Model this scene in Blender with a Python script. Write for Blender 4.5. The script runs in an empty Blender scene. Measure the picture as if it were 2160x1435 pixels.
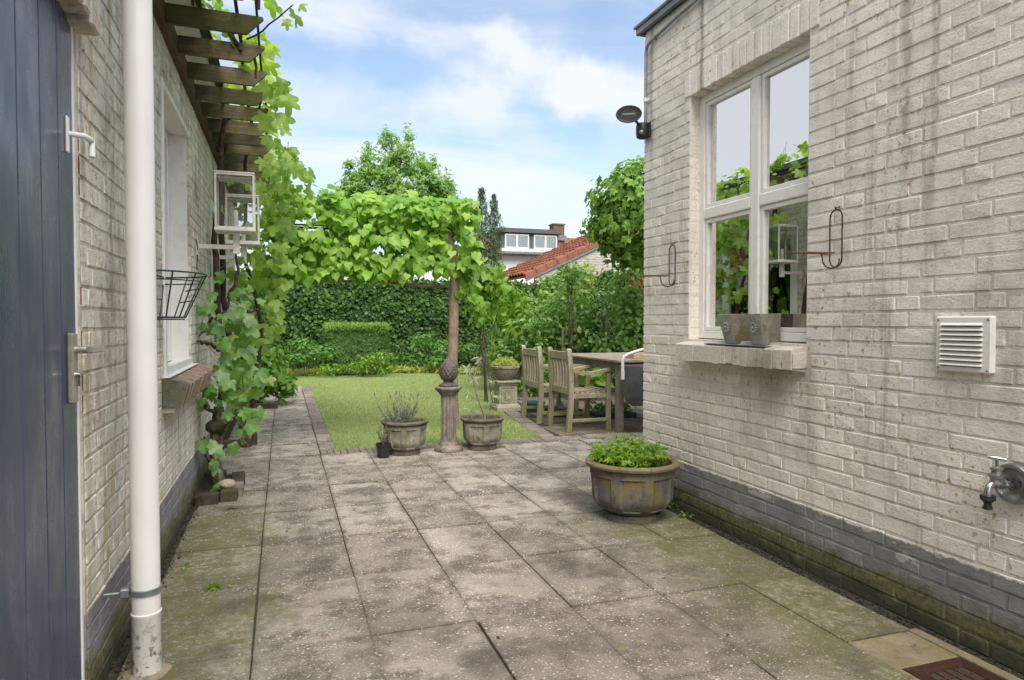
import bpy, math, random
import numpy as np
from mathutils import Vector, Matrix, noise as mnoise
R = math.radians
rnd = random.Random(7)
rng = np.random.default_rng(7)
SC = bpy.context.scene
COL = SC.collection

# ------------------------------------------------------------------ camera
CAM_H = 1.14
YAW = R(18.54)
cam_data = bpy.data.cameras.new('camera')
cam_data.lens = 24.0
cam_data.sensor_width = 36.0
cam_data.clip_start = 0.05
cam_data.clip_end = 2000
cam = bpy.data.objects.new('camera', cam_data)
COL.objects.link(cam)
cam.location = (0, 0, CAM_H)
cam.rotation_euler = (R(90 - 1.57), 0, -YAW)
SC.camera = cam

# ------------------------------------------------------------------ sky, sun, exposure
SUN_EL, SUN_AZ = R(56), R(178)      # azimuth clockwise from +y, where the sun stands
world = bpy.data.worlds.new('World')
SC.world = world
world.use_nodes = True
wn, wl = world.node_tree.nodes, world.node_tree.links
wn.clear()


class NG:
    """tiny helper round a node tree"""
    def __init__(self, nt):
        self.nt, self.n, self.l = nt, nt.nodes, nt.links

    def put(self, sock, v):
        if v is None:
            return
        if hasattr(v, 'is_output') or hasattr(v, 'links'):
            self.l.new(v, sock)
        else:
            if hasattr(sock.default_value, '__len__'):
                if not hasattr(v, '__len__'):
                    v = (v,) * len(sock.default_value)
                if len(sock.default_value) == 4 and len(v) == 3:
                    v = (*v, 1)
            sock.default_value = v

    def math(self, op, a, b=None, c=None, clamp=False):
        n = self.n.new('ShaderNodeMath'); n.operation = op; n.use_clamp = clamp
        for i, v in enumerate((a, b, c)):
            if v is not None:
                self.put(n.inputs[i], v)
        return n.outputs[0]

    def mix(self, f, a, b, mode='MIX'):
        n = self.n.new('ShaderNodeMix'); n.data_type = 'RGBA'; n.blend_type = mode
        self.put(n.inputs[0], f); self.put(n.inputs[6], a); self.put(n.inputs[7], b)
        return n.outputs[2]

    def noise(self, vec=None, scale=5, detail=4, rough=.55, dist=0, out=0):
        n = self.n.new('ShaderNodeTexNoise')
        n.inputs['Scale'].default_value = scale; n.inputs['Detail'].default_value = detail
        n.inputs['Roughness'].default_value = rough; n.inputs['Distortion'].default_value = dist
        if vec is not None:
            self.l.new(vec, n.inputs['Vector'])
        return n.outputs[out]

    def vor(self, vec=None, scale=5, out='Distance', feat='F1', rand=1.0):
        n = self.n.new('ShaderNodeTexVoronoi'); n.feature = feat
        n.inputs['Scale'].default_value = scale
        n.inputs['Randomness'].default_value = rand
        if vec is not None:
            self.l.new(vec, n.inputs['Vector'])
        return n.outputs[out]

    def map(self, vec, loc=(0, 0, 0), scale=(1, 1, 1), rot=(0, 0, 0)):
        n = self.n.new('ShaderNodeMapping')
        self.l.new(vec, n.inputs[0])
        n.inputs[1].default_value = loc; n.inputs[2].default_value = rot; n.inputs[3].default_value = scale
        return n.outputs[0]

    def rng(self, v, a, b, c=0, d=1, smooth=True):
        n = self.n.new('ShaderNodeMapRange')
        n.interpolation_type = 'SMOOTHSTEP' if smooth else 'LINEAR'
        n.clamp = True
        self.put(n.inputs[0], v)
        for i, x in zip((1, 2, 3, 4), (a, b, c, d)):
            self.put(n.inputs[i], x)
        return n.outputs[0]

    def sep(self, v):
        n = self.n.new('ShaderNodeSeparateXYZ'); self.l.new(v, n.inputs[0])
        return n.outputs

    def comb(self, x, y, z):
        n = self.n.new('ShaderNodeCombineXYZ')
        for i, v in enumerate((x, y, z)):
            self.put(n.inputs[i], v)
        return n.outputs[0]

    def pos(self):
        return self.n.new('ShaderNodeNewGeometry').outputs['Position']

    def ramp(self, f, stops):
        n = self.n.new('ShaderNodeValToRGB')
        e = n.color_ramp.elements
        while len(e) < len(stops):
            e.new(.5)
        for k, (p, c) in enumerate(stops):
            e[k].position = p; e[k].color = (*c, 1)
        self.put(n.inputs[0], f)
        return n.outputs[0]

    def bump(self, h, strength=.3, dist=.01, normal=None):
        n = self.n.new('ShaderNodeBump')
        n.inputs['Strength'].default_value = strength; n.inputs['Distance'].default_value = dist
        self.l.new(h, n.inputs['Height'])
        if normal is not None:
            self.l.new(normal, n.inputs['Normal'])
        return n.outputs[0]


W = NG(world.node_tree)
sky = wn.new('ShaderNodeTexSky'); sky.sky_type = 'NISHITA'
sky.sun_disc = False
sky.sun_elevation = SUN_EL
sky.sun_rotation = SUN_AZ
sky.air_density = 1.0; sky.dust_density = 1.0; sky.ozone_density = 2.0
SKY_STRENGTH = 0.105
geo = wn.new('ShaderNodeTexCoord')
d = geo.outputs['Generated']
dx, dy, dz = W.sep(d)
# clouds live on a flat layer high above: project the direction on it, so they stretch towards the horizon
zz = W.math('ADD', W.math('MAXIMUM', dz, 0.0), 0.22)
cx = W.math('DIVIDE', dx, zz); cy = W.math('DIVIDE', dy, zz)
cvec = W.comb(cx, cy, 0.0)
cl1 = W.noise(W.map(cvec, loc=(3.35, 1.4, 0), scale=(.75, 1.9, 1), rot=(0, 0, R(-24))), scale=1.3, detail=10, rough=.60, dist=.7)
cl2 = W.noise(W.map(cvec, loc=(7.1, 2.2, 4), scale=(1, 1.3, 1)), scale=.42, detail=5, rough=.5, dist=.2)
cm = W.math('ADD', W.math('MULTIPLY', cl1, .75), W.math('MULTIPLY', cl2, .45))
streak = None
wob = W.math('MULTIPLY', W.math('SUBTRACT', W.noise(d, scale=7, detail=7, rough=.6), .5), .16)
ysafe = W.math('MAXIMUM', dy, 0.05)
gx = W.math('ADD', W.math('DIVIDE', dx, ysafe), wob)
gz = W.math('ADD', W.math('DIVIDE', dz, ysafe), wob)
# two long cirrus banks seen over the garden
for (x0, z0, x1, z1, wd, amp) in ((.05, .425, .32, .405, .035, .13), (.30, .41, .44, .36, .032, .17), (.44, .36, .72, .37, .038, .2),
                                  (-.02, .285, .28, .345, .05, .14), (.25, .34, .37, .30, .05, .10),
                                  (.14, .385, .30, .375, .028, -.14), (.46, .455, .62, .48, .04, -.13), (-.1, .40, .02, .36, .04, -.10),
                                  (.36, .33, .46, .30, .03, -.10)):
    ddx, ddz = x1 - x0, z1 - z0
    L2 = ddx * ddx + ddz * ddz
    t = W.math('DIVIDE', W.math('ADD', W.math('MULTIPLY', W.math('SUBTRACT', gx, x0), ddx), W.math('MULTIPLY', W.math('SUBTRACT', gz, z0), ddz)), L2, clamp=True)
    ex = W.math('SUBTRACT', gx, W.math('MULTIPLY_ADD', t, ddx, x0))
    ez = W.math('SUBTRACT', gz, W.math('MULTIPLY_ADD', t, ddz, z0))
    dist = W.math('SQRT', W.math('ADD', W.math('MULTIPLY', ex, ex), W.math('MULTIPLY', ez, ez)))
    g = W.math('MULTIPLY', W.rng(dist, wd * 1.7, 0), amp)
    streak = g if streak is None else W.math('ADD', streak, g)
cm = W.math('ADD', cm, streak)
low = W.rng(dz, .36, .02, 0, .11)
# the bank of white cloud that the window panes mirror, over the left house
cm = W.math('ADD', cm, W.rng(dx, .05, -.40, 0, .34))
cm = W.math('ADD', cm, low)
mask = W.rng(cm, .46, .88, .14, .92)
blue = W.mix(1.0, sky.outputs[0], (1.20, 1.22, 1.18), 'MULTIPLY')
cloud = (5.0, 5.07, 5.25)
col = W.mix(W.math('MULTIPLY', mask, .93), blue, cloud)
bg = wn.new('ShaderNodeBackground'); bg.inputs[1].default_value = SKY_STRENGTH
wl.new(col, bg.inputs[0])
wo = wn.new('ShaderNodeOutputWorld'); wl.new(bg.outputs[0], wo.inputs[0])

sun_data = bpy.data.lights.new('sun', 'SUN')
sun_data.energy = 3.5
sun_data.angle = R(52)
sun_data.color = (1.0, .945, .87)
sun = bpy.data.objects.new('sun', sun_data)
COL.objects.link(sun)
sun.rotation_euler = (R(90) - SUN_EL, 0, math.pi - SUN_AZ)
SC.view_settings.view_transform = 'Standard'
SC.view_settings.look = 'None'
SC.view_settings.gamma = 1
SC.view_settings.use_curve_mapping = False
SC.view_settings.exposure = 0.95
SC.cycles.max_bounces = 7
SC.cycles.transparent_max_bounces = 10
SC.cycles.diffuse_bounces = 4
SC.cycles.use_denoising = True

# ------------------------------------------------------------------ material helpers
def new_mat(name):
    m = bpy.data.materials.new(name); m.use_nodes = True
    m.node_tree.nodes.clear()
    return m, NG(m.node_tree)


def finish(g, color, rough=.8, normal=None, spec=.3, metal=0, alpha=None, coat=0, trans=0):
    p = g.n.new('ShaderNodeBsdfPrincipled')
    g.put(p.inputs['Base Color'], color); g.put(p.inputs['Roughness'], rough)
    g.put(p.inputs['Specular IOR Level'], spec); g.put(p.inputs['Metallic'], metal)
    if coat:
        p.inputs['Coat Weight'].default_value = coat
    if trans:
        p.inputs['Transmission Weight'].default_value = trans
    if normal is not None:
        g.l.new(normal, p.inputs['Normal'])
    o = g.n.new('ShaderNodeOutputMaterial')
    g.l.new(p.outputs[0], o.inputs[0])
    return p


def piece_rand(g):
    """0..1, different for every object and every loose piece of a joined mesh"""
    a = g.n.new('ShaderNodeObjectInfo').outputs['Random']
    b = g.n.new('ShaderNodeNewGeometry').outputs['Random Per Island']
    return g.math('FRACT', g.math('ADD', a, b))


def painted_brick(name, base, grime=.5, plinth=True, left=False):
    m, g = new_mat(name)
    P = g.pos()
    x, y, z = g.sep(P)
    r = piece_rand(g)
    c = g.mix(g.rng(g.noise(P, 1.7, 5), .35, .7), base, tuple(v * k for v, k in zip(base, (.93, .945, .95))))
    c = g.mix(g.math('MULTIPLY', g.rng(r, .3, 1, 0, 1, False), .22), c, (.40, .375, .33))
    # grey green weathering that gathers in clouds and runs down
    run = g.noise(g.map(P, scale=(7, 7, .9)), 1.6, 5, .6)
    c = g.mix(g.math('MULTIPLY', g.rng(run, .50, .72), grime * .55), c, (.37, .345, .27))
    cl = g.noise(P, 3.3, 7, .68)
    c = g.mix(g.math('MULTIPLY', g.rng(cl, .50, .70), grime * .5), c, (.34, .315, .24))
    dk = g.noise(g.map(P, scale=(11, 11, .7), loc=(4, 9, 1)), 1.3, 6, .65)
    c = g.mix(g.math('MULTIPLY', g.rng(dk, .58, .72), grime * .6), c, (.20, .185, .15))
    if left:
        oc = g.noise(g.map(P, scale=(9, 9, 1.3), loc=(1, 2, 3)), 1.9, 6, .62)
        c = g.mix(g.math('MULTIPLY', g.rng(oc, .50, .66), .62), c, (.42, .30, .12))
        jn = g.noise(g.map(P, scale=(1, 1, 2.6)), 11, 5, .7)
        c = g.mix(g.math('MULTIPLY', g.rng(jn, .60, .68), .55), c, (.17, .14, .10))
        mt = g.noise(P, 22, 5, .7)
        c = g.mix(g.math('MULTIPLY', g.rng(mt, .50, .66), .5), c, (.20, .18, .13))
        bg2 = g.noise(g.map(P, loc=(8, 1, 3), scale=(1, 1, .6)), 4.5, 7, .68)
        c = g.mix(g.math('MULTIPLY', g.rng(bg2, .5, .66), .5), c, (.24, .215, .16))
    # rusty lichen flecks and small pits
    fl = g.noise(P, 40, 5, .66)
    near = g.noise(P, 2.1, 3)
    c = g.mix(g.math('MULTIPLY', g.math('MULTIPLY', g.rng(fl, .585, .645), g.rng(near, .44, .60)), .85), c, (.36, .22, .07))
    pit = g.noise(P, 170, 3, .6)
    c = g.mix(g.math('MULTIPLY', g.rng(pit, .58, .68), .5), c, (.20, .18, .14))
    pt2 = g.noise(P, 75, 4, .7)
    c = g.mix(g.math('MULTIPLY', g.math('MULTIPLY', g.rng(pt2, .58, .66), g.rng(g.noise(P, 3.1, 4), .4, .6)), .4), c, (.24, .21, .15))
    if not left:
        # dark drip tracks below the roof edge, at fixed places on this wall
        for (sy, w_, z0, z1, a) in ((3.37, .018, 1.9, 3.1, .75), (2.02, .022, 1.75, 2.75, .55), (1.90, .016, 1.5, 2.7, .45), (3.93, .02, 2.2, 3.0, .5), (2.52, .06, .55, .93, .4), (2.75, .12, .72, .93, .5), (1.6, .05, .8, .97, .35), (1.66, .08, 1.15, 1.2, .6)):
            yy = g.math('ADD', y, g.math('MULTIPLY', g.math('SUBTRACT', g.noise(P, 6, 4), .5), .05))
            band = g.rng(g.math('ABSOLUTE', g.math('SUBTRACT', yy, sy)), w_ * 1.6, w_ * .2)
            zb = g.math('MULTIPLY', g.rng(z, z0 - .25, z0 + .2), g.rng(z, z1 + .15, z1))
            nz = g.rng(g.noise(g.map(P, scale=(1, 1, .5)), 19, 5, .7), .28, .52)
            c = g.mix(g.math('MULTIPLY', g.math('MULTIPLY', band, zb), g.math('MULTIPLY', nz, min(1, a * .95))), c, (.20, .165, .12))
    rough = .82
    if plinth:
        edge = g.math('ADD', z, g.math('MULTIPLY', g.math('SUBTRACT', g.noise(P, 14, 5, .7), .5), .045 if not left else .02))
        pl = g.rng(edge, .292, .284)
        pc = g.mix(g.rng(g.noise(P, 9, 5), .3, .7), (.185, .175, .178), (.255, .243, .24))
        peel = g.rng(g.math('ADD', g.noise(g.map(P, scale=(1, .8, 1.6)), 9, 7, .66), g.rng(z, .15, .29, 0, .05)), .635, .655)
        pc = g.mix(g.math('MULTIPLY', peel, .85), pc, (.46, .42, .37))
        zn = g.math('ADD', z, g.math('MULTIPLY', g.math('SUBTRACT', g.noise(P, 6, 6, .65), .5), .20))
        moss = g.mix(g.rng(g.noise(P, 45, 4), .35, .65), (.07, .07, .022), (.15, .135, .05))
        pc = g.mix(g.math('MULTIPLY', g.rng(zn, .17, .10), .85), pc, moss)
        pc = g.mix(g.math('MULTIPLY', g.rng(zn, .085, .02), .8), pc, (.045, .042, .03))
        c = g.mix(pl, c, pc)
    h = g.math('ADD', g.math('MULTIPLY', g.noise(P, 95, 6, .7), 1.0), g.math('MULTIPLY', g.noise(g.map(P, scale=(1, 1, 2.2)), 28, 4, .6), 1.1))
    finish(g, c, rough, g.bump(h, .55, .005), spec=.25)
    return m


M = {}
M['brick_right'] = painted_brick('painted_brick_right', (.82, .76, .68), .7)
M['mortar_right'] = painted_brick('painted_joint_right', (.76, .71, .64), .6)
M['brick_left'] = painted_brick('painted_brick_left', (.77, .72, .62), 1.0, left=True)
M['mortar_left'] = painted_brick('painted_joint_left', (.60, .54, .43), 1.1, left=True)
M['sill_paint'] = painted_brick('painted_sill', (.62, .57, .49), 1.5)


def plain(name, color, rough=.6, var=.12, nscale=8, bump=.0, bscale=60, spec=.4, metal=0, dirt=None, dirt_amt=.4, coat=0):
    m, g = new_mat(name)
    P = g.pos()
    dark = tuple(v * (1 - var * 2) for v in color)
    c = g.mix(g.rng(g.noise(P, nscale, 5), .3, .7), color, dark)
    c = g.mix(g.math('MULTIPLY', piece_rand(g), var), c, tuple(v * .6 for v in color))
    if dirt:
        c = g.mix(g.math('MULTIPLY', g.rng(g.noise(P, nscale * 2.3, 6, .65), .5, .68), dirt_amt), c, dirt)
    nrm = g.bump(g.noise(P, bscale, 5, .65), bump, .004) if bump else None
    finish(g, c, rough, nrm, spec=spec, metal=metal, coat=coat)
    return m


M['white_paint'] = plain('white_paint', (.80, .78, .73), .38, .04, 5, .15, 70, dirt=(.42, .37, .28), dirt_amt=.18)
M['frame_white'] = plain('frame_white', (.82, .80, .75), .35, .03, 9, .1, 60, dirt=(.45, .41, .33), dirt_amt=.2)
M['lamp_white'] = plain('lamp_white', (.78, .74, .67), .45, .08, 25, .3, 90, dirt=(.34, .16, .08), dirt_amt=.3)
M['pipe_white'] = None
M['metal_grey'] = plain('metal_grey', (.30, .32, .33), .42, .12, 20, .1, 90, metal=.6, dirt=(.15, .15, .15))
M['zinc'] = plain('zinc', (.23, .255, .27), .5, .15, 12, .1, 60, metal=.5, dirt=(.12, .13, .12))
M['chrome'] = plain('chrome', (.62, .62, .62), .16, .1, 40, .05, 90, metal=1, dirt=(.22, .19, .15), dirt_amt=.5)
M['old_chrome'] = plain('old_chrome', (.36, .37, .37), .42, .2, 30, .3, 140, metal=.8, dirt=(.16, .13, .09), dirt_amt=.7)
M['black_plastic'] = plain('black_plastic', (.022, .022, .024), .45, .2, 30, .1, 80, dirt=(.09, .08, .06), dirt_amt=.35)
M['dark_grey'] = plain('dark_grey', (.045, .046, .052), .4, .1, 15)
M['wire_dark'] = plain('wire_dark', (.03, .024, .02), .5, .2, 30, metal=.3, dirt=(.22, .09, .03), dirt_amt=.5)
M['rust_wire'] = plain('rust_wire', (.17, .085, .04), .8, .2, 40, .3, 120)
M['green_wire'] = plain('green_wire', (.02, .055, .04), .4, .15, 30)
M['rust_iron'] = plain('rust_iron', (.085, .036, .022), .75, .25, 60, .5, 160, dirt=(.035, .02, .014), dirt_amt=.7)
M['hole'] = plain('hole', (.008, .008, .007), .9, .1)
M['soil'] = plain('soil', (.045, .034, .023), .95, .3, 40, .9, 80, dirt=(.10, .075, .045), dirt_amt=.6)
M['red_soil'] = plain('red_soil', (.15, .065, .03), .95, .3, 50, .9, 90, dirt=(.05, .035, .02), dirt_amt=.6)
M['brass_handle'] = plain('brass_handle', (.44, .41, .33), .35, .1, 40, .05, 120, metal=.55, dirt=(.60, .58, .5), dirt_amt=.5)
M['curtain'] = plain('curtain', (.62, .63, .62), .9, .06, 12)
M['room_dark'] = plain('room_dark', (.10, .095, .09), .9, .1)
M['room_wall'] = plain('room_wall', (.42, .40, .37), .9, .05)
M['shelf_wood'] = plain('shelf_wood', (.30, .16, .08), .7, .15)
M['teal_plastic'] = plain('teal_plastic', (.03, .10, .10), .45, .15, 20, dirt=(.08, .09, .05))
M['green_tray'] = plain('green_tray', (.012, .035, .02), .45, .15, 20)
M['bag_white'] = plain('bag_white', (.50, .50, .50), .45, .2, 20, .8, 18, dirt=(.12, .12, .14), dirt_amt=.8)
M['tube_white'] = plain('tube_white', (.66, .66, .64), .35, .04)
M['tub_grey'] = plain('tub_grey', (.13, .14, .15), .35, .15, 9, dirt=(.06, .055, .05), dirt_amt=.6)
M['box_cream'] = plain('box_cream', (.50, .36, .24), .8, .15, 20)
M['clay'] = plain('clay', (.48, .27, .14), .8, .15, 20)
M['dark_green_trim'] = plain('dark_green_trim', (.02, .05, .035), .4)
M['raw_brick'] = plain('raw_brick', (.26, .08, .05), .9, .25, 60, .7, 80, dirt=(.12, .11, .10), dirt_amt=.8)


def stone(name, c1, c2, dark=(.05, .047, .04), moss=None, moss_amt=.5, speck=.5, top_dark=0, scale=1.0):
    m, g = new_mat(name)
    P = g.pos()
    c = g.mix(g.rng(g.noise(P, 6 * scale, 6, .6), .3, .7), c1, c2)
    c = g.mix(g.math('MULTIPLY', piece_rand(g), .15), c, tuple(v * .6 for v in c1))
    c = g.mix(g.math('MULTIPLY', g.rng(g.noise(P, 16 * scale, 7, .7), .52, .66), .75), c, dark)
    st = g.noise(g.map(P, scale=(1, 1, .18)), 34 * scale, 5, .6)
    c = g.mix(g.math('MULTIPLY', g.rng(st, .5, .7), .4), c, dark)
    if moss:
        mm = g.rng(g.noise(g.map(P, loc=(3, 1, 5)), 5.5 * scale, 6, .68), .50, .60)
        c = g.mix(g.math('MULTIPLY', mm, moss_amt), c, moss)
    sp = g.noise(P, 120 * scale, 4, .7)
    c = g.mix(g.math('MULTIPLY', g.rng(sp, .60, .68), speck), c, tuple(min(.7, v * 1.7) for v in c1))
    h = g.math('ADD', g.noise(P, 70, 6, .7), g.math('MULTIPLY', g.noise(P, 200, 3, .7), .5))
    finish(g, c, .9, g.bump(h, .7, .006), spec=.2)
    return m


M['pot_stone'] = stone('pot_stone', (.34, .315, .26), (.20, .185, .16), (.035, .034, .028), (.13, .12, .035), .5)
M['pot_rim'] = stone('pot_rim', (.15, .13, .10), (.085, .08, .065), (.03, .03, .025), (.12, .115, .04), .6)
M['big_pot'] = stone('big_pot', (.17, .155, .14), (.11, .10, .108), (.05, .045, .04), (.20, .155, .03), .7, .4)
M['big_rim'] = stone('big_rim', (.22, .185, .11), (.15, .125, .075), (.06, .05, .03), (.15, .135, .05), .6)
M['pillar_stone'] = stone('pillar_stone', (.27, .245, .20), (.15, .13, .11), (.035, .032, .028), (.15, .125, .04), .45)
M['finial_stone'] = stone('finial_stone', (.15, .13, .115), (.05, .045, .042), (.02, .018, .016), None, 0, 1.0, scale=1.6)
M['pedestal_stone'] = stone('pedestal_stone', (.36, .34, .25), (.26, .245, .18), (.11, .105, .07), (.21, .20, .07), .5)
M['bowl_stone'] = stone('bowl_stone', (.27, .245, .21), (.19, .17, .15), (.06, .055, .05), None, 0, .7)
M['planter_face'] = stone('planter_face', (.42, .40, .36), (.34, .32, .29), (.2, .19, .17), None, 0, .3)
M['sill_planter'] = stone('sill_planter', (.30, .26, .21), (.20, .175, .14), (.10, .09, .06), (.12, .11, .04), .6)
M['rosette'] = stone('rosette', (.40, .39, .36), (.28, .27, .25), (.08, .075, .07), None, 0, .5, scale=3)
M['gutter_stone'] = stone('gutter_stone', (.30, .25, .18), (.19, .155, .10), (.07, .06, .04), (.22, .18, .08), .6)
M['block'] = stone('block', (.20, .18, .15), (.13, .12, .10), (.05, .05, .04), (.09, .10, .04), .6)
M['boulder'] = stone('boulder', (.42, .36, .26), (.30, .25, .19), (.14, .12, .09), None, 0, .4)
M['bed_brick'] = stone('bed_brick', (.10, .075, .055), (.06, .05, .04), (.02, .018, .014), (.07, .075, .03), .6)


def pavement(name, tone=(.40, .36, .305), peb=.5, moss_left=True, pscale=58):
    m, g = new_mat(name)
    P = g.pos()
    x, y, z = g.sep(P)
    r = g.n.new('ShaderNodeObjectInfo').outputs['Random']
    base = g.mix(g.rng(g.noise(P, 2.2, 7, .62), .36, .66), tone, tuple(v * .56 for v in tone))
    base = g.mix(g.math('MULTIPLY', g.rng(r, .35, 1, 0, 1, False), .6), base, (tone[0] * .50, tone[1] * .47, tone[2] * .43))
    base = g.mix(g.rng(r, .30, .02, 0, .4), base, (tone[0] * 1.3, tone[1] * 1.28, tone[2] * 1.22))
    gen = g.n.new('ShaderNodeTexCoord').outputs['Generated']
    ga, gb, _gc = g.sep(gen)
    ea = g.math('MINIMUM', g.math('MULTIPLY', g.math('MINIMUM', ga, g.math('SUBTRACT', 1.0, ga)), .4), g.math('MULTIPLY', g.math('MINIMUM', gb, g.math('SUBTRACT', 1.0, gb)), .6))
    ea = g.math('ADD', ea, g.math('MULTIPLY', g.math('SUBTRACT', g.noise(P, 16, 6, .7), .5), .07))
    base = g.mix(g.rng(ea, .035, -.01, 0, .62), base, (.085, .075, .05))
    base = g.mix(g.math('MULTIPLY', g.rng(g.noise(P, 4.2, 9, .74), .44, .60), .85), base, (.072, .062, .048))
    light = g.rng(g.noise(g.map(P, loc=(5, 3, 0)), 2.6, 6, .66), .54, .70)
    base = g.mix(g.math('MULTIPLY', light, .55), base, (.37, .335, .28))
    grit = g.noise(P, 210, 3, .7)
    base = g.mix(g.math('MULTIPLY', g.rng(grit, .5, .62), .42), base, (.33, .29, .23))
    base = g.mix(g.math('MULTIPLY', g.rng(grit, .47, .37), .5), base, (.055, .047, .037))
    # pebbles of the exposed aggregate
    Pw = g.map(g.n.new('ShaderNodeVectorMath').outputs[0], scale=(1, 1, 1)) if False else P
    fade = g.rng(g.noise(P, 3.1, 4), .36, .62)
    hts = None
    for (sc, th, keep, rot) in ((pscale * .85, .34, .24, .4), (pscale * 1.35, .36, .30, 1.3), (pscale * 2.3, .40, .26, 2.1)):
        mp = g.map(Pw, scale=(1, 1.45, .02), rot=(0, 0, rot))
        n = g.n.new('ShaderNodeTexVoronoi'); n.inputs['Scale'].default_value = sc
        g.l.new(mp, n.inputs['Vector'])
        cr, cg, cb = g.sep(n.outputs['Color'])
        pm = g.math('MULTIPLY', g.rng(n.outputs['Distance'], th, th * .7), g.math('LESS_THAN', cr, g.math('MULTIPLY', keep, g.math('ADD', fade, .35))))
        pc = g.mix(g.rng(cg, .6, 1), (.85, .79, .67), (.40, .32, .23))
        pc = g.mix(g.rng(cb, .86, .9), pc, (.30, .14, .08))
        base = g.mix(g.math('MULTIPLY', pm, min(.98, peb * 1.6)), base, pc)
        hts = pm if hts is None else g.math('ADD', hts, pm)
    if moss_left:
        nz = g.math('MULTIPLY', g.math('SUBTRACT', g.noise(P, 3.0, 7, .66), .5), 1.3)
        ml = g.math('MULTIPLY', g.rng(g.math('ADD', x, nz), .12, -.35), g.rng(y, 5.2, 4.0))
        mr = g.math('MULTIPLY', g.rng(g.math('ADD', x, nz), 1.40, 1.95), g.rng(y, 4.6, 3.4))
        mo = g.math('MULTIPLY', g.math('MAXIMUM', ml, mr), g.rng(g.noise(P, 30, 5, .7), .3, .62))
        base = g.mix(g.math('MULTIPLY', mo, .88), base, (.125, .13, .03))
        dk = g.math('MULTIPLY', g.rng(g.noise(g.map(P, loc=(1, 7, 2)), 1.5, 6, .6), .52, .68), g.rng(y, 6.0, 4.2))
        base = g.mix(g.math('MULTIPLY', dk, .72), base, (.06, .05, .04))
        # slab colour turns darker and browner from the open end into the passage
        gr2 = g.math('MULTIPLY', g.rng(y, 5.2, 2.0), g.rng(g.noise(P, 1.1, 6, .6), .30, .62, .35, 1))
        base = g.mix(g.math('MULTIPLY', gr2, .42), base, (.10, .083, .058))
    h = g.math('ADD', g.math('MULTIPLY', hts, .8), g.math('MULTIPLY', g.noise(P, 150, 5, .75), 1.2))
    finish(g, base, .85, g.bump(h, .8, .004), spec=.3)
    return m


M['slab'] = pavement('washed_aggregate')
M['border_slab'] = pavement('border_aggregate', (.27, .205, .18), .6, False, 95)
M['terrace_slab'] = pavement('terrace_slab', (.175, .13, .085), .3, False)
M['edge_brick'] = stone('edge_brick', (.25, .215, .175), (.15, .125, .10), (.06, .05, .04), (.13, .12, .06), .4)


def wood(name, c1, c2, green=(.10, .115, .03), ga=.6, dark=(.03, .025, .02), zfade=None, axis=(1, 1, 1)):
    m, g = new_mat(name)
    n = g.n.new('ShaderNodeTexCoord')
    P = n.outputs['Object']
    Pw = g.pos()
    x, y, z = g.sep(Pw)
    gr = g.noise(g.map(P, scale=axis), 26, 6, .65, .6)
    c = g.mix(g.rng(gr, .3, .7), c1, c2)
    c = g.mix(g.math('MULTIPLY', piece_rand(g), .3), c, tuple(v * .6 for v in c1))
    gm = g.rng(g.noise(Pw, 7, 6, .7), .45, .62)
    if zfade:
        gm = g.math('MAXIMUM', g.math('MULTIPLY', gm, .6), g.rng(g.math('ADD', z, g.math('MULTIPLY', g.noise(Pw, 9, 4), .25)), zfade[0], zfade[1]))
    c = g.mix(g.math('MULTIPLY', gm, ga), c, green)
    c = g.mix(g.math('MULTIPLY', g.rng(g.noise(Pw, 24, 6, .7), .55, .7), .6), c, dark)
    finish(g, c, .85, g.bump(g.math('ADD', gr, g.noise(Pw, 120, 4)), .6, .004), spec=.2)
    return m


M['teak'] = wood('teak', (.37, .325, .245), (.22, .19, .14), (.19, .195, .045), .75, (.09, .08, .055), (.42, .12), (1, 1, .12))
M['teak_table'] = wood('teak_table', (.30, .265, .215), (.19, .155, .12), (.16, .16, .045), .5, (.08, .05, .03), (.40, .05), (.25, .25, .25))
M['slat_wood'] = wood('slat_wood', (.155, .125, .075), (.07, .052, .034), (.095, .11, .025), .6, (.025, .018, .013), None, (.12, 1, 1))
M['beam_wood'] = wood('beam_wood', (.15, .095, .06), (.08, .05, .035), (.07, .06, .03), .4, (.03, .02, .015), None, (1, .1, 1))


def bark(name, c1, c2, patch, sc=1.0):
    m, g = new_mat(name)
    P = g.pos()
    a = g.noise(g.map(P, scale=(1, 1, .3)), 40 * sc, 6, .7)
    c = g.mix(g.rng(a, .35, .65), c1, c2)
    c = g.mix(g.math('MULTIPLY', g.rng(g.noise(P, 9 * sc, 5, .6), .5, .62), .7), c, patch)
    finish(g, c, .9, g.bump(a, .9, .01), spec=.2)
    return m


M['bark_lime'] = bark('bark_lime', (.30, .215, .165), (.20, .135, .10), (.15, .13, .09))
M['bark_vine'] = bark('bark_vine', (.095, .055, .045), (.035, .022, .02), (.14, .09, .08), 1.4)
M['bark_fig'] = bark('bark_fig', (.21, .175, .13), (.055, .045, .03), (.045, .042, .02))
M['bark_dark'] = bark('bark_dark', (.10, .08, .055), (.05, .04, .03), (.08, .08, .04))
M['stem_green'] = plain('stem_green', (.10, .13, .04), .7, .2, 20)
M['stem_dry'] = plain('stem_dry', (.20, .16, .11), .85, .2, 30)
M['stem_grey'] = plain('stem_grey', (.30, .25, .19), .85, .2, 30, .5, 60)


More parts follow.
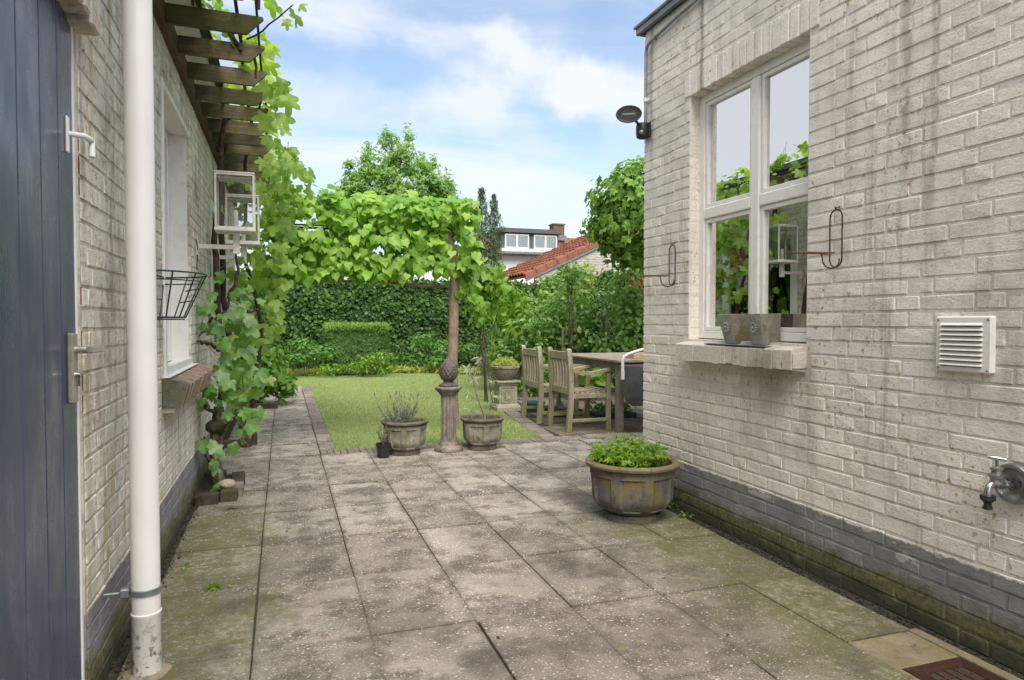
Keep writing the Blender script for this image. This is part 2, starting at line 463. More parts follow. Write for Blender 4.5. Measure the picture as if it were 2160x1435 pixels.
def leafmat(name, ca, cb, cc=None, trans=.42, gloss=.45, under=1.25, spec=.35):
    """leaf: three tones picked per leaf, light passing through the blade, paler underside"""
    m, g = new_mat(name)
    r = piece_rand(g)
    P = g.pos()
    c = g.ramp(r, [(0, ca), (.5, cb), (1, cc or cb)])
    c = g.mix(g.math('MULTIPLY', g.rng(g.noise(P, 60, 3), .3, .7), .25), c, tuple(v * .62 for v in cb))
    c = g.mix(g.math('MULTIPLY', g.rng(g.noise(P, 1.6, 4), .35, .65), .3), c, ca)
    back = g.n.new('ShaderNodeNewGeometry').outputs['Backfacing']
    c2 = g.mix(back, c, g.mix(1.0, c, (under, under * .98, under * 1.05), 'MULTIPLY'))
    p = g.n.new('ShaderNodeBsdfPrincipled')
    g.l.new(c2, p.inputs['Base Color']); p.inputs['Roughness'].default_value = gloss
    p.inputs['Specular IOR Level'].default_value = spec
    t = g.n.new('ShaderNodeBsdfTranslucent')
    g.l.new(g.mix(1.0, c, (1.35, 1.5, .55), 'MULTIPLY'), t.inputs[0])
    mx = g.n.new('ShaderNodeMixShader'); mx.inputs[0].default_value = trans
    g.l.new(p.outputs[0], mx.inputs[1]); g.l.new(t.outputs[0], mx.inputs[2])
    o = g.n.new('ShaderNodeOutputMaterial'); g.l.new(mx.outputs[0], o.inputs[0])
    return m


M['leaf_lime'] = leafmat('leaf_lime', (.14, .30, .035), (.25, .43, .06), (.38, .54, .11), .48)
M['leaf_vine'] = leafmat('leaf_vine', (.19, .32, .06), (.31, .45, .10), (.44, .54, .17), .55)
M['leaf_fig'] = leafmat('leaf_fig', (.13, .26, .07), (.20, .38, .08), (.34, .44, .26), .42, .4, 1.5)
M['leaf_ivy'] = leafmat('leaf_ivy', (.010, .032, .007), (.026, .075, .012), (.11, .21, .03), .2, .6, spec=.2)
M['leaf_ivy_big'] = leafmat('leaf_ivy_big', (.03, .09, .016), (.07, .16, .03), (.17, .28, .07), .28, .5, spec=.25)
M['leaf_yew'] = leafmat('leaf_yew', (.035, .085, .012), (.065, .15, .018), (.11, .22, .03), .25, .5)
M['leaf_plane'] = leafmat('leaf_plane', (.09, .19, .025), (.17, .31, .045), (.30, .45, .08), .42, .4)
M['leaf_gum'] = leafmat('leaf_gum', (.17, .30, .08), (.24, .40, .11), (.34, .50, .18), .5)
M['leaf_cypress'] = leafmat('leaf_cypress', (.03, .065, .022), (.07, .12, .04), (.13, .18, .07), .2, .6)
M['leaf_shrub'] = leafmat('leaf_shrub', (.09, .19, .04), (.17, .31, .07), (.32, .45, .14), .42)
M['leaf_shrub_dark'] = leafmat('leaf_shrub_dark', (.04, .10, .026), (.09, .18, .045), (.18, .29, .09), .35)
M['leaf_bright'] = leafmat('leaf_bright', (.12, .24, .03), (.19, .33, .04), (.28, .40, .06), .45)
M['leaf_mid'] = leafmat('leaf_mid', (.07, .17, .03), (.11, .25, .04), (.18, .32, .07), .4)
M['leaf_silver'] = leafmat('leaf_silver', (.24, .27, .19), (.34, .36, .26), (.42, .43, .32), .25, .7)
M['leaf_lav'] = leafmat('leaf_lav', (.13, .15, .11), (.20, .22, .15), (.17, .17, .14), .2, .7)
M['leaf_gold'] = leafmat('leaf_gold', (.28, .32, .05), (.38, .40, .08), (.22, .28, .06), .4)
M['leaf_red'] = leafmat('leaf_red', (.25, .08, .05), (.32, .14, .07), (.3, .2, .08), .4)
M['flower_lav'] = plain('flower_lav', (.20, .16, .32), .8, .2)
M['leaf_hydra'] = leafmat('leaf_hydra', (.09, .20, .025), (.15, .29, .04), (.24, .38, .07), .4)
M['fallen'] = plain('fallen_leaf', (.15, .17, .03), .7, .2)
M['grass'] = leafmat('grass', (.19, .28, .09), (.28, .35, .14), (.42, .42, .23), .3, .6)


def lawnmat():
    m, g = new_mat('lawn')
    P = g.pos()
    c = g.mix(g.rng(g.noise(P, 3, 6, .65), .35, .65), (.20, .26, .085), (.30, .33, .14))
    c = g.mix(g.math('MULTIPLY', g.rng(g.noise(g.map(P, loc=(2, 2, 2)), 1.3, 5), .5, .7), .4), c, (.27, .255, .10))
    c = g.mix(g.rng(g.noise(P, 160, 4, .7), .45, .66), c, (.12, .16, .04))
    finish(g, c, .9, g.bump(g.noise(P, 220, 4, .7), .8, .01), spec=.1)
    return m


M['lawn'] = lawnmat()
M['earth'] = plain('earth', (.055, .042, .03), .95, .3, 14, .8, 50, dirt=(.10, .085, .045), dirt_amt=.6)
M['joint_fill'] = plain('joint_fill', (.06, .053, .036), .95, .3, 30, .9, 120, dirt=(.07, .075, .03), dirt_amt=.7)
M['tile_orange'] = plain('tile_orange', (.30, .105, .06), .8, .2, 4, .6, 30, dirt=(.17, .11, .06), dirt_amt=.75)
M['tile_far'] = plain('tile_far', (.34, .15, .08), .8, .25, 3, .4, 20, dirt=(.15, .13, .08), dirt_amt=.7)
M['render_white'] = plain('render_white', (.74, .74, .70), .8, .02, 1)
M['dormer_grey'] = plain('dormer_grey', (.085, .09, .09), .6, .05, 2)
M['chimney_brick'] = plain('chimney_brick', (.20, .115, .06), .9, .25, 9, .8, 20, dirt=(.10, .07, .04), dirt_amt=.6)


def lime_brick():
    m, g = new_mat('gable_brick')
    P = g.pos()
    c = g.mix(g.rng(g.noise(P, 1.6, 6, .65), .35, .65), (.50, .475, .43), (.40, .37, .32))
    c = g.mix(g.math('MULTIPLY', g.rng(g.noise(g.map(P, scale=(1, 1, 4)), 7, 6, .7), .5, .62), .55), c, (.19, .165, .13))
    c = g.mix(g.math('MULTIPLY', piece_rand(g), .12), c, (.26, .22, .18))
    finish(g, c, .9, g.bump(g.noise(P, 40, 5), .6, .01), spec=.2)
    return m


M['gable_brick'] = lime_brick()


def pipemat():
    m, g = new_mat('pipe_white')
    P = g.pos()
    x, y, z = g.sep(P)
    c = g.mix(g.rng(g.noise(P, 4, 4), .3, .7), (.80, .77, .74), (.75, .72, .69))
    low = g.rng(g.math('ADD', z, g.math('MULTIPLY', g.math('SUBTRACT', g.noise(P, 12, 5), .5), .25)), .30, .05)
    c = g.mix(g.math('MULTIPLY', low, .45), c, (.42, .38, .29))
    bl = g.math('MULTIPLY', g.rng(g.noise(P, 38, 6, .72), .53, .58), g.rng(g.math('ADD', z, g.math('MULTIPLY', g.noise(P, 9, 4), .12)), .30, .08))
    c = g.mix(g.math('MULTIPLY', bl, .9), c, (.05, .05, .035))
    c = g.mix(g.math('MULTIPLY', g.rng(g.noise(g.map(P, scale=(1, 1, .15)), 30, 4), .6, .75), .2), c, (.33, .30, .26))
    finish(g, c, .36, g.bump(g.noise(P, 60, 4), .06, .003), spec=.5)
    return m


M['pipe_white'] = pipemat()


def doormat_():
    m, g = new_mat('blue_door')
    P = g.pos()
    c = g.mix(g.rng(g.noise(g.map(P, scale=(1, 1, .3)), 6, 5, .6), .3, .7), (.03, .046, .09), (.052, .072, .125))
    c = g.mix(g.math('MULTIPLY', g.rng(g.noise(g.map(P, scale=(1, 1.5, .8)), 5, 6, .6, 1.2), .5, .7), .22), c, (.16, .175, .24))
    rr = g.rng(g.noise(g.map(P, scale=(1, 2, .7)), 6, 5), .3, .7, .22, .42)
    finish(g, c, rr, g.bump(g.noise(g.map(P, scale=(1, 6, .25)), 30, 4), .12, .003), spec=.6)
    return m


M['blue_door'] = doormat_()


def glassmat(name, refl=.35, tint=(.9, .95, .93), dirt=0, fs=1.6):
    m, g = new_mat(name)
    fr = g.n.new('ShaderNodeFresnel'); fr.inputs[0].default_value = 1.5
    gl = g.n.new('ShaderNodeBsdfGlossy'); gl.inputs['Roughness'].default_value = .01
    gl.inputs[0].default_value = (.98, .98, .98, 1)
    tr = g.n.new('ShaderNodeBsdfTransparent'); tr.inputs[0].default_value = (*tint, 1)
    f = g.math('ADD', g.math('MULTIPLY', fr.outputs[0], fs), refl, clamp=True)
    mx = g.n.new('ShaderNodeMixShader'); g.l.new(f, mx.inputs[0])
    g.l.new(tr.outputs[0], mx.inputs[1]); g.l.new(gl.outputs[0], mx.inputs[2])
    last = mx.outputs[0]
    if dirt:
        df = g.n.new('ShaderNodeBsdfDiffuse'); df.inputs[0].default_value = (.4, .38, .33, 1)
        P = g.pos()
        k = g.math('ADD', g.math('MULTIPLY', g.rng(g.noise(P, 60, 5, .7), .5, .7), dirt), dirt * .3)
        m2 = g.n.new('ShaderNodeMixShader'); g.l.new(k, m2.inputs[0])
        g.l.new(last, m2.inputs[1]); g.l.new(df.outputs[0], m2.inputs[2]); last = m2.outputs[0]
    o = g.n.new('ShaderNodeOutputMaterial'); g.l.new(last, o.inputs[0])
    return m


M['glass_win'] = glassmat('window_glass', .60)
M['glass_left'] = glassmat('window_glass_side', .12)
M['glass_lamp'] = glassmat('lamp_glass', .0, (.98, .985, .98), .06, .6)
M['glass_far'] = glassmat('window_glass_far', .12)
_bm, _g = new_mat('bulb_glass')
finish(_g, (.85, .86, .84), .15, None, spec=.6)
M['bulb'] = _bm

# ------------------------------------------------------------------ mesh helpers
ORG = {}


class MB:
    def __init__(self):
        self.v, self.f = [], []

    def add(self, vs, fs):
        k = len(self.v)
        self.v += [tuple(p) for p in vs]
        self.f += [tuple(i + k for i in f) for f in fs]
        return self

    def box(self, x0, x1, y0, y1, z0, z1, b=0.0):
        if b <= 0:
            v = [(x, y, z) for x in (x0, x1) for y in (y0, y1) for z in (z0, z1)]
            f = [(0, 1, 3, 2), (4, 6, 7, 5), (0, 4, 5, 1), (2, 3, 7, 6), (0, 2, 6, 4), (1, 5, 7, 3)]
            return self.add(v, f)
        # chamfered box: three vertices for each corner
        X, Y, Z = (x0, x1), (y0, y1), (z0, z1)
        v, idx = [], {}
        for i in (0, 1):
            for j in (0, 1):
                for k in (0, 1):
                    sx, sy, sz = (b if i == 0 else -b), (b if j == 0 else -b), (b if k == 0 else -b)
                    for a, p in enumerate(((X[i], Y[j] + sy, Z[k] + sz), (X[i] + sx, Y[j], Z[k] + sz), (X[i] + sx, Y[j] + sy, Z[k]))):
                        idx[i, j, k, a] = len(v); v.append(p)
        f = []
        I = idx
        for s in (0, 1):
            q = [I[s, 0, 0, 0], I[s, 0, 1, 0], I[s, 1, 1, 0], I[s, 1, 0, 0]]; f.append(q if s == 0 else q[::-1])
            q = [I[0, s, 0, 1], I[1, s, 0, 1], I[1, s, 1, 1], I[0, s, 1, 1]]; f.append(q if s == 0 else q[::-1])
            q = [I[0, 0, s, 2], I[0, 1, s, 2], I[1, 1, s, 2], I[1, 0, s, 2]]; f.append(q if s == 0 else q[::-1])
        for j in (0, 1):
            for k in (0, 1):
                q = [I[0, j, k, 1], I[0, j, k, 2], I[1, j, k, 2], I[1, j, k, 1]]
                f.append(q if (j + k) % 2 == 1 else q[::-1])
                q = [I[j, 0, k, 0], I[j, 0, k, 2], I[j, 1, k, 2], I[j, 1, k, 0]]
                f.append(q if (j + k) % 2 == 0 else q[::-1])
                q = [I[j, k, 0, 0], I[j, k, 0, 1], I[j, k, 1, 1], I[j, k, 1, 0]]
                f.append(q if (j + k) % 2 == 1 else q[::-1])
        for i in (0, 1):
            for j in (0, 1):
                for k in (0, 1):
                    q = [I[i, j, k, 0], I[i, j, k, 1], I[i, j, k, 2]]
                    f.append(q if (i + j + k) % 2 == 0 else q[::-1])
        return self.add(v, f)

    def bar(self, p, q, w, h, up=(0, 0, 1), b=0.0):
        """a square bar from p to q"""
        p, q = Vector(p), Vector(q)
        d = q - p; L = d.length; d.normalize()
        u = Vector(up)
        s = d.cross(u)
        if s.length < 1e-4:
            s = d.cross(Vector((0, 1, 0)))
        s.normalize(); u = s.cross(d)
        m = MB().box(-w / 2, w / 2, 0, L, -h / 2, h / 2, b)
        return self.add([p + s * a + d * c + u * e for a, c, e in m.v], m.f)

    def tube(self, pts, r, n=8, closed=False, caps=True):
        pts = [Vector(p) for p in pts]
        N = len(pts)
        rr = r if hasattr(r, '__len__') else [r] * N
        ref = Vector((.13, .31, .94))
        vs = []
        prev = None
        for i in range(N):
            a = pts[(i - 1) % N] if (i > 0 or closed) else pts[i]
            c = pts[(i + 1) % N] if (i < N - 1 or closed) else pts[i]
            t = (c - a)
            if t.length < 1e-9:
                t = Vector((0, 0, 1))
            t.normalize()
            if prev is None:
                s = t.cross(ref)
                if s.length < .1:
                    s = t.cross(Vector((1, 0, 0)))
                s.normalize()
            else:
                s = prev - t * prev.dot(t)
                s.normalize()
            prev = s
            w = t.cross(s)
            for k in range(n):
                an = 2 * math.pi * k / n
                vs.append(pts[i] + (s * math.cos(an) + w * math.sin(an)) * rr[i])
        fs = []
        for i in range(N if closed else N - 1):
            j = (i + 1) % N
            for k in range(n):
                k2 = (k + 1) % n
                fs.append((i * n + k, i * n + k2, j * n + k2, j * n + k))
        if caps and not closed:
            fs.append(tuple(range(n))[::-1]); fs.append(tuple((N - 1) * n + k for k in range(n)))
        return self.add(vs, fs)

    def lathe(self, prof, n=48, c=(0, 0, 0), fn=None, close_top=True, close_bot=True, squash=1):
        vs, fs = [], []
        for (r, z) in prof:
            for k in range(n):
                a = 2 * math.pi * k / n
                q = fn(a, r, z) if fn else r
                vs.append((c[0] + q * math.cos(a), c[1] + q * math.sin(a) * squash, c[2] + z))
        P = len(prof)
        for i in range(P - 1):
            for k in range(n):
                k2 = (k + 1) % n
                fs.append((i * n + k, i * n + k2, (i + 1) * n + k2, (i + 1) * n + k))
        if close_bot:
            fs.append(tuple(range(n))[::-1])
        if close_top:
            fs.append(tuple((P - 1) * n + k for k in range(n)))
        return self.add(vs, fs)

    def prism(self, poly, axis, a0, a1):
        """extrude a 2D polygon; axis x: poly=(y,z), y: poly=(x,z), z: poly=(x,y)"""
        n = len(poly)
        def P(p, a):
            return {'x': (a, p[0], p[1]), 'y': (p[0], a, p[1]), 'z': (p[0], p[1], a)}[axis]
        vs = [P(p, a0) for p in poly] + [P(p, a1) for p in poly]
        fs = [tuple(range(n))[::-1], tuple(range(n, 2 * n))]
        fs += [(i, (i + 1) % n, n + (i + 1) % n, n + i) for i in range(n)]
        return self.add(vs, fs)

    def sphere(self, c, r, seg=16, ring=10, sc=(1, 1, 1), fn=None):
        prof = []
        for i in range(ring + 1):
            t = math.pi * i / ring
            prof.append((max(1e-4, math.sin(t)) * r, -math.cos(t) * r * sc[2]))
        return self.lathe(prof, seg, c, fn)


def link(o, parent=None):
    COL.objects.link(o)
    if parent is not None:
        o.parent = parent
    return o


def tagp(o, label=None, cat=None, group=None, kind=None, category=None):
    for k, v in (('label', label), ('category', cat or category), ('group', group), ('kind', kind)):
        if v:
            o[k] = v
    return o


def empty(name, loc, label, cat, group=None, kind=None):
    o = bpy.data.objects.new(name, None)
    o.empty_display_size = .1
    o.location = loc
    link(o)
    ORG[o.name] = Vector(loc)
    return tagp(o, label, cat, group, kind)


def org(o):
    return ORG.get(o.name, Vector((0, 0, 0))) if o is not None else Vector((0, 0, 0))


def mk(name, mb, mat, parent=None, smooth=False, **tags):
    """link mb (given in world coordinates) as one mesh object; its origin is that of its parent"""
    me = bpy.data.meshes.new(name)
    o0 = org(parent)
    me.from_pydata([(p[0] - o0.x, p[1] - o0.y, p[2] - o0.z) for p in mb.v], [], mb.f)
    if mat is not None:
        me.materials.append(mat)
    if smooth:
        me.polygons.foreach_set('use_smooth', [True] * len(me.polygons))
        if smooth != 'full':
            try:
                me.set_sharp_from_angle(angle=R(smooth if smooth is not True else 35))
            except Exception:
                pass
    me.update()
    o = bpy.data.objects.new(name, me)
    link(o, parent)
    ORG[o.name] = o0.copy()
    if parent is None:
        ORG[o.name] = Vector((0, 0, 0))
    tagp(o, **{k: v for k, v in tags.items()})
    return o


def inst(name, me, mtx, parent):
    """an object of its own that shares mesh data; mtx in world space"""
    o = bpy.data.objects.new(name, me)
    link(o, parent)
    o.matrix_local = Matrix.Translation(-org(parent)) @ mtx
    return o


def template(verts, faces, name='leaf_shape', mat=None, smooth=True):
    me = bpy.data.meshes.new(name)
    me.from_pydata([tuple(v) for v in verts], [], [tuple(f) for f in faces])
    if mat:
        me.materials.append(mat)
    if smooth:
        me.polygons.foreach_set('use_smooth', [True] * len(me.polygons))
    me.update()
    return me


def mass(name, tv, tf, mats, mat, parent=None, smooth=True, **tags):
    """many copies of triangle templates joined as one mesh. tv: list of (n,3) arrays, tf: list of (m,3) arrays, mats: list of (k, 4x4) per template"""
    V, Fc = [], []
    off = 0
    o0 = org(parent)
    for v, f, mm in zip(tv, tf, mats):
        if len(mm) == 0:
            continue
        mm = np.asarray(mm, dtype=np.float64)
        v = np.asarray(v, dtype=np.float64); f = np.asarray(f, dtype=np.int64)
        w = np.einsum('kij,nj->kni', mm[:, :3, :3], v) + mm[:, None, :3, 3]
        V.append(w.reshape(-1, 3))
        ff = (f[None, :, :] + (np.arange(len(mm)) * len(v))[:, None, None] + off).reshape(-1, 3)
        Fc.append(ff)
        off += len(mm) * len(v)
    if not V:
        return None
    V = np.concatenate(V) - np.array(o0)[None, :]; Fc = np.concatenate(Fc)
    me = bpy.data.meshes.new(name)
    me.vertices.add(len(V)); me.vertices.foreach_set('co', V.astype(np.float32).ravel())
    me.loops.add(len(Fc) * 3); me.loops.foreach_set('vertex_index', Fc.astype(np.int32).ravel())
    me.polygons.add(len(Fc))
    me.polygons.foreach_set('loop_start', np.arange(0, len(Fc) * 3, 3, dtype=np.int32))
    me.polygons.foreach_set('loop_total', np.full(len(Fc), 3, dtype=np.int32))
    me.update(calc_edges=True)
    me.polygons.foreach_set('use_smooth', [bool(smooth)] * len(Fc))
    if mat:
        me.materials.append(mat)
    o = bpy.data.objects.new(name, me)
    link(o, parent)
    ORG[o.name] = o0.copy()
    tagp(o, **tags)
    return o


def frames(pos, nrm, tip, size, jit_n=.35, jit_t=.35, szj=.3):
    """4x4 matrices for leaves: +Z of the template along nrm, +Y along tip"""
    pos = np.asarray(pos, float); K = len(pos)
    nrm = np.broadcast_to(np.asarray(nrm, float), (K, 3)) + rng.normal(0, jit_n, (K, 3))
    tip = np.broadcast_to(np.asarray(tip, float), (K, 3)) + rng.normal(0, jit_t, (K, 3))
    nrm = nrm / (np.linalg.norm(nrm, axis=1, keepdims=True) + 1e-9)
    tip = tip - nrm * np.sum(tip * nrm, axis=1, keepdims=True)
    tip = tip / (np.linalg.norm(tip, axis=1, keepdims=True) + 1e-9)
    x = np.cross(tip, nrm)
    s = np.broadcast_to(np.asarray(size, float), (K,)) * rng.uniform(1 - szj, 1 + szj, K)
    m = np.zeros((K, 4, 4))
    m[:, :3, 0] = x * s[:, None]; m[:, :3, 1] = tip * s[:, None]; m[:, :3, 2] = nrm * s[:, None]
    m[:, :3, 3] = pos; m[:, 3, 3] = 1
    return m


# ---- leaf templates (unit length, petiole at the origin, tip at +Y, face +Z)
def radial_leaf(rf, n=20, rings=2, cup=.12, ripple=.05, ph=0.0, cy=.32, fold=.12):
    """star-shaped blade round (0, cy); rf(angle from tip, -pi..pi) -> radius"""
    vs = [(0, cy, 0)]
    for q in range(1, rings + 1):
        for k in range(n):
            a = 2 * math.pi * k / n
            aa = a if a <= math.pi else a - 2 * math.pi
            r = rf(aa) * q / rings
            x, y = math.sin(a) * r, cy + math.cos(a) * r
            z = -cup * (x * x * 2.2 + (y - cy) ** 2) + ripple * math.sin(3 * a + ph) * (q / rings) ** 2 - abs(x) * .12 * 0 + .25 * abs(x) * abs(x)
            z += (-.14 * (y - cy) if y > cy else 0) + fold * abs(x)
            vs.append((x, y, z))
    fs = []
    for k in range(n):
        k2 = (k + 1) % n
        fs.append((0, 1 + k2, 1 + k))
        for q in range(1, rings):
            a, b = 1 + (q - 1) * n, 1 + q * n
            fs.append((a + k, a + k2, b + k2)); fs.append((a + k, b + k2, b + k))
    return np.array(vs), np.array(fs)


def lobed(lobes, base=.2, p=3.0, teeth=0.0, tn=26):
    def rf(a):
        r = base
        for (c, L, w) in lobes:
            d = abs((a - c + math.pi) % (2 * math.pi) - math.pi)
            r = max(r, base + (L - base) * max(0, 1 - (d / w) ** 1.6))
        return r * (1 + teeth * math.sin(tn * a))
    return rf


def heart(a):
    # heart shaped with a drawn-out tip
    d = abs(a)
    if d < .5:
        return .40 + .28 * (1 - d / .5) ** 1.3
    if d < 2.5:
        return .40 + .02 * math.sin((d - .5) * 1.6)
    return .42 - .20 * ((d - 2.5) / .64)


def strip_leaf(w=.3, L=1.0, n=4, fold=.25, droop=.2, peak=.45):
    """simple pointed leaf in strips either side of the midrib"""
    vs, fs = [], []
    for i in range(n + 1):
        t = i / n
        hw = w * .5 * (math.sin(math.pi * t ** (math.log(.5) / math.log(peak))) if 0 < t < 1 else 0.0)
        z = -droop * t * t
        vs += [(-hw, t * L, z + fold * hw), (0, t * L, z), (hw, t * L, z + fold * hw)]
    for i in range(n):
        a, b = i * 3, i * 3 + 3
        for (p, q) in ((0, 1), (1, 2)):
            fs.append((a + p, a + q, b + q)); fs.append((a + p, b + q, b + p))
    fs = [f for f in fs if len({tuple(np.round(vs[i], 6)) for i in f}) == 3]
    return np.array(vs), np.array([(a, b, c) for a, b, c in fs])


PI = math.pi
T = {}
T['lime'] = [radial_leaf(heart, 16, 2, .12 + .12 * k, .06, k * 1.7, .42, .10 + .16 * k) for k in range(3)]
T['lime_lo'] = [radial_leaf(heart, 12, 1, .18 + .1 * k, .05, k * 1.7, .42) for k in range(2)]
vine_l = [(0, .64, .52), (1.05, .57, .46), (-1.05, .57, .46), (2.1, .47, .5), (-2.1, .47, .5)]
T['vine'] = [radial_leaf(lobed(vine_l, .30, teeth=.06, tn=12), 24, 2, .15 + .15 * k, .07, k * 2.1, .36) for k in range(3)]
T['vine_lo'] = [radial_leaf(lobed(vine_l, .30), 18, 1, .2, .06, k * 2.1, .36) for k in range(2)]
fig_l = [(0, .62, .75), (1.15, .56, .68), (-1.15, .56, .68), (2.2, .40, .6), (-2.2, .40, .6)]
T['fig'] = [radial_leaf(lobed(fig_l, .24), 24, 2, .2 + .2 * k, .08, k * 1.4, .36) for k in range(3)]
pl_l = [(0, .64, .36), (.95, .60, .34), (-.95, .60, .34), (1.9, .42, .4), (-1.9, .42, .4)]
T['plane'] = [radial_leaf(lobed(pl_l, .26), 16, 1, .3, .08, k * 1.7, .36) for k in range(3)]
T['star'] = [radial_leaf(lobed(pl_l, .16), 10, 1, .3, .1, k * 1.7, .4) for k in range(2)]
T['ivy'] = [radial_leaf(lobed([(0, .6, .5), (1.2, .5, .5), (-1.2, .5, .5)], .34), 7, 1, .3, .06, k, .4) for k in range(2)]
T['oval'] = [strip_leaf(.55, 1, 4, .3, .25 + .2 * k) for k in range(2)]
T['oval_lo'] = [strip_leaf(.5, 1, 2, .3, .25)]
T['lance'] = [strip_leaf(.2, 1, 3, .3, .25 + .3 * k) for k in range(2)]
T['needle'] = [strip_leaf(.22, 1, 2, .2, .1)]
T['blade'] = [(np.array([(-.06, 0, 0), (.06, 0, 0), (0, 1, .1)]), np.array([(0, 1, 2)]))]
CAMP = np.array([0, 0, CAM_H])


def foliage(root, mtx, kind, mat, parts=0, name='leaf', rest='leaves', lo=None, size_of=None):
    """place leaves: the `parts` that show largest become objects that share mesh data, the others one joined mesh"""
    mtx = np.asarray(mtx)
    K = len(mtx)
    pos = mtx[:, :3, 3]
    size = np.linalg.norm(mtx[:, :3, 1], axis=1)
    dist = np.linalg.norm(pos - CAMP, axis=1)
    view = (pos - CAMP) / dist[:, None]
    facing = np.abs(np.sum(view * mtx[:, :3, 2] / size[:, None], axis=1))
    score = size / dist * (.4 + facing) - .004 * (dist - dist.min())
    if size_of is not None:
        score = score + size_of
    order = np.argsort(-score)
    if parts:
        mes = [template(v, f, name + '_shape', mat) for v, f in T[kind]]
        for i in order[:parts]:
            inst(name, mes[i % len(mes)], Matrix(mtx[i].tolist()), root)
    rem = order[parts:]
    if len(rem):
        tt = T[lo or kind]
        which = rng.integers(0, len(tt), len(rem))
        mass(rest, [t[0] for t in tt], [t[1] for t in tt], [mtx[rem[which == k]] for k in range(len(tt))], mat, root, kind='stuff' if parts or rest in ('leaves', 'foliage') else None)
    return


def wig(p, q, n=8, amp=.03, seed=0):
    """a wandering line from p to q"""
    p, q = Vector(p), Vector(q)
    L = (q - p).length
    out = []
    for i in range(n + 1):
        t = i / n
        o = Vector((mnoise.noise((t * 3 + seed, 1.3, seed)), mnoise.noise((t * 3 + seed, 7.7, seed)), mnoise.noise((t * 3 + seed, 4.1, seed)))) * amp * 2 * math.sin(PI * min(1, t * 1.0 + .0)) if 0 < t < 1 else Vector()
        out.append(p.lerp(q, t) + o)
    return out


def taper(a, b, n):
    return [a + (b - a) * i / (n - 1) for i in range(n)]

# ------------------------------------------------------------------ ground and paving
XL, XR = -.55, 2.27           # faces of the two houses
ground = mk('ground', MB().box(-300, 300, -300, 300, -.2, -.035), M['earth'], kind='structure')

lawn_poly = [(.44, 6.29), (2.40, 6.27), (2.50, 7.2), (2.64, 8.45), (3.2, 10.2), (3.62, 11.6), (3.92, 12.9), (4.05, 13.5), (3.5, 14.3), (3.0, 14.75), (1, 15.1), (-.4, 14.65), (-.4, 12.5), (.44, 12.47)]


def inside(poly, x, y):
    c = np.zeros(len(x), bool)
    n = len(poly)
    for i in range(n):
        (x1, y1), (x2, y2) = poly[i], poly[(i + 1) % n]
        t = ((y1 > y) != (y2 > y)) & (x < (x2 - x1) * (y - y1) / (y2 - y1 + 1e-12) + x1)
        c ^= t
    return c


lawn = mk('lawn', MB().prism(lawn_poly, 'z', -.05, -.004), M['lawn'], kind='structure')
NB = 95000
gx_ = rng.uniform(-.4, 4.1, NB * 3); gy_ = 6.25 + (15.1 - 6.25) * rng.uniform(0, 1, NB * 3) ** 1.35
ok = inside(lawn_poly, gx_, gy_)
gx_, gy_ = gx_[ok][:NB], gy_[ok][:NB]
gm = frames(np.stack([gx_, gy_, np.full(len(gx_), -.006)], 1), (0, -1, .15), (0, 0, 1), .026, .5, .35, .4)
gm[:, :3, 0] *= 1.6
mass('grass', [T['blade'][0][0]], [T['blade'][0][1]], [gm], M['grass'], None, False, kind='stuff', label='short mown lawn grass', category='grass')

patio = mk('patio', MB().box(-.549, 5.6, -3, 6.02, -.034, -.008).box(-.549, .44, 6.02, 12.46, -.034, -.008).box(.44, 5.6, 6.02, 6.262, -.034, -.0085).box(2.41, 5.6, 6.262, 9.8, -.034, -.008),
           M['joint_fill'], kind='structure')


def slab(parent, x0, x1, y0, y1, mat, name='paving_slab', z=0, dz=.003, gap=.0026, b=.0024, rot=0):
    w, l = (x1 - x0) / 2 - gap * rnd.uniform(.5, .95), (y1 - y0) / 2 - gap * rnd.choice((1.0, 1.4, 1.9))
    cx_, cy_ = (x0 + x1) / 2 + rnd.gauss(0, .0012), (y0 + y1) / 2
    tx, ty = rnd.gauss(0, .0022), rnd.gauss(0, .0022)
    zz = z + rnd.uniform(-dz, dz)
    m = MB().box(-w, w, -l, l, -.03, 0, b)
    a = rot + rnd.gauss(0, .0025)
    v = []
    for p in m.v:
        jx, jy = rnd.gauss(0, .0008), rnd.gauss(0, .0008)
        X, Y = p[0] + jx, p[1] + jy
        v.append((cx_ + X * math.cos(a) - Y * math.sin(a), cy_ + X * math.sin(a) + Y * math.cos(a), zz + p[2] + X * tx + Y * ty))
    m.v = v
    return mk(name, m, mat, parent)


colx = [-.515, -.112, .292, .690, 1.085, 1.488, 1.893]
rowy = [6.02, 5.48, 4.885, 4.285, 3.69, 3.09, 2.475, 1.87, 1.265, .66, .055]
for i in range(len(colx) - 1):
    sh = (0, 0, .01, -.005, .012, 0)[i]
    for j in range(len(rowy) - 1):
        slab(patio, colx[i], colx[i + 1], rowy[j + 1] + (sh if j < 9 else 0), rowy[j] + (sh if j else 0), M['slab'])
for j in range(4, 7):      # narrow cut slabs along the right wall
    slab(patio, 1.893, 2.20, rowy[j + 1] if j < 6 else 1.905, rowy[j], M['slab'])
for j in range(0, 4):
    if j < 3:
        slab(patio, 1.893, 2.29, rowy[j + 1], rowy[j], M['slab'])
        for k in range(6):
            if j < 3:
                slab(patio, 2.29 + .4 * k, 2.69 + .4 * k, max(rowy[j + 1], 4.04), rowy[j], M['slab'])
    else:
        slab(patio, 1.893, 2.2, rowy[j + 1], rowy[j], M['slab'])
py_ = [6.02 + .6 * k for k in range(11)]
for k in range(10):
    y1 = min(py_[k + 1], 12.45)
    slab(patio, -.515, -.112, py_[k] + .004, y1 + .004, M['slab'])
    slab(patio, -.112, .292, py_[k], y1, M['slab'])
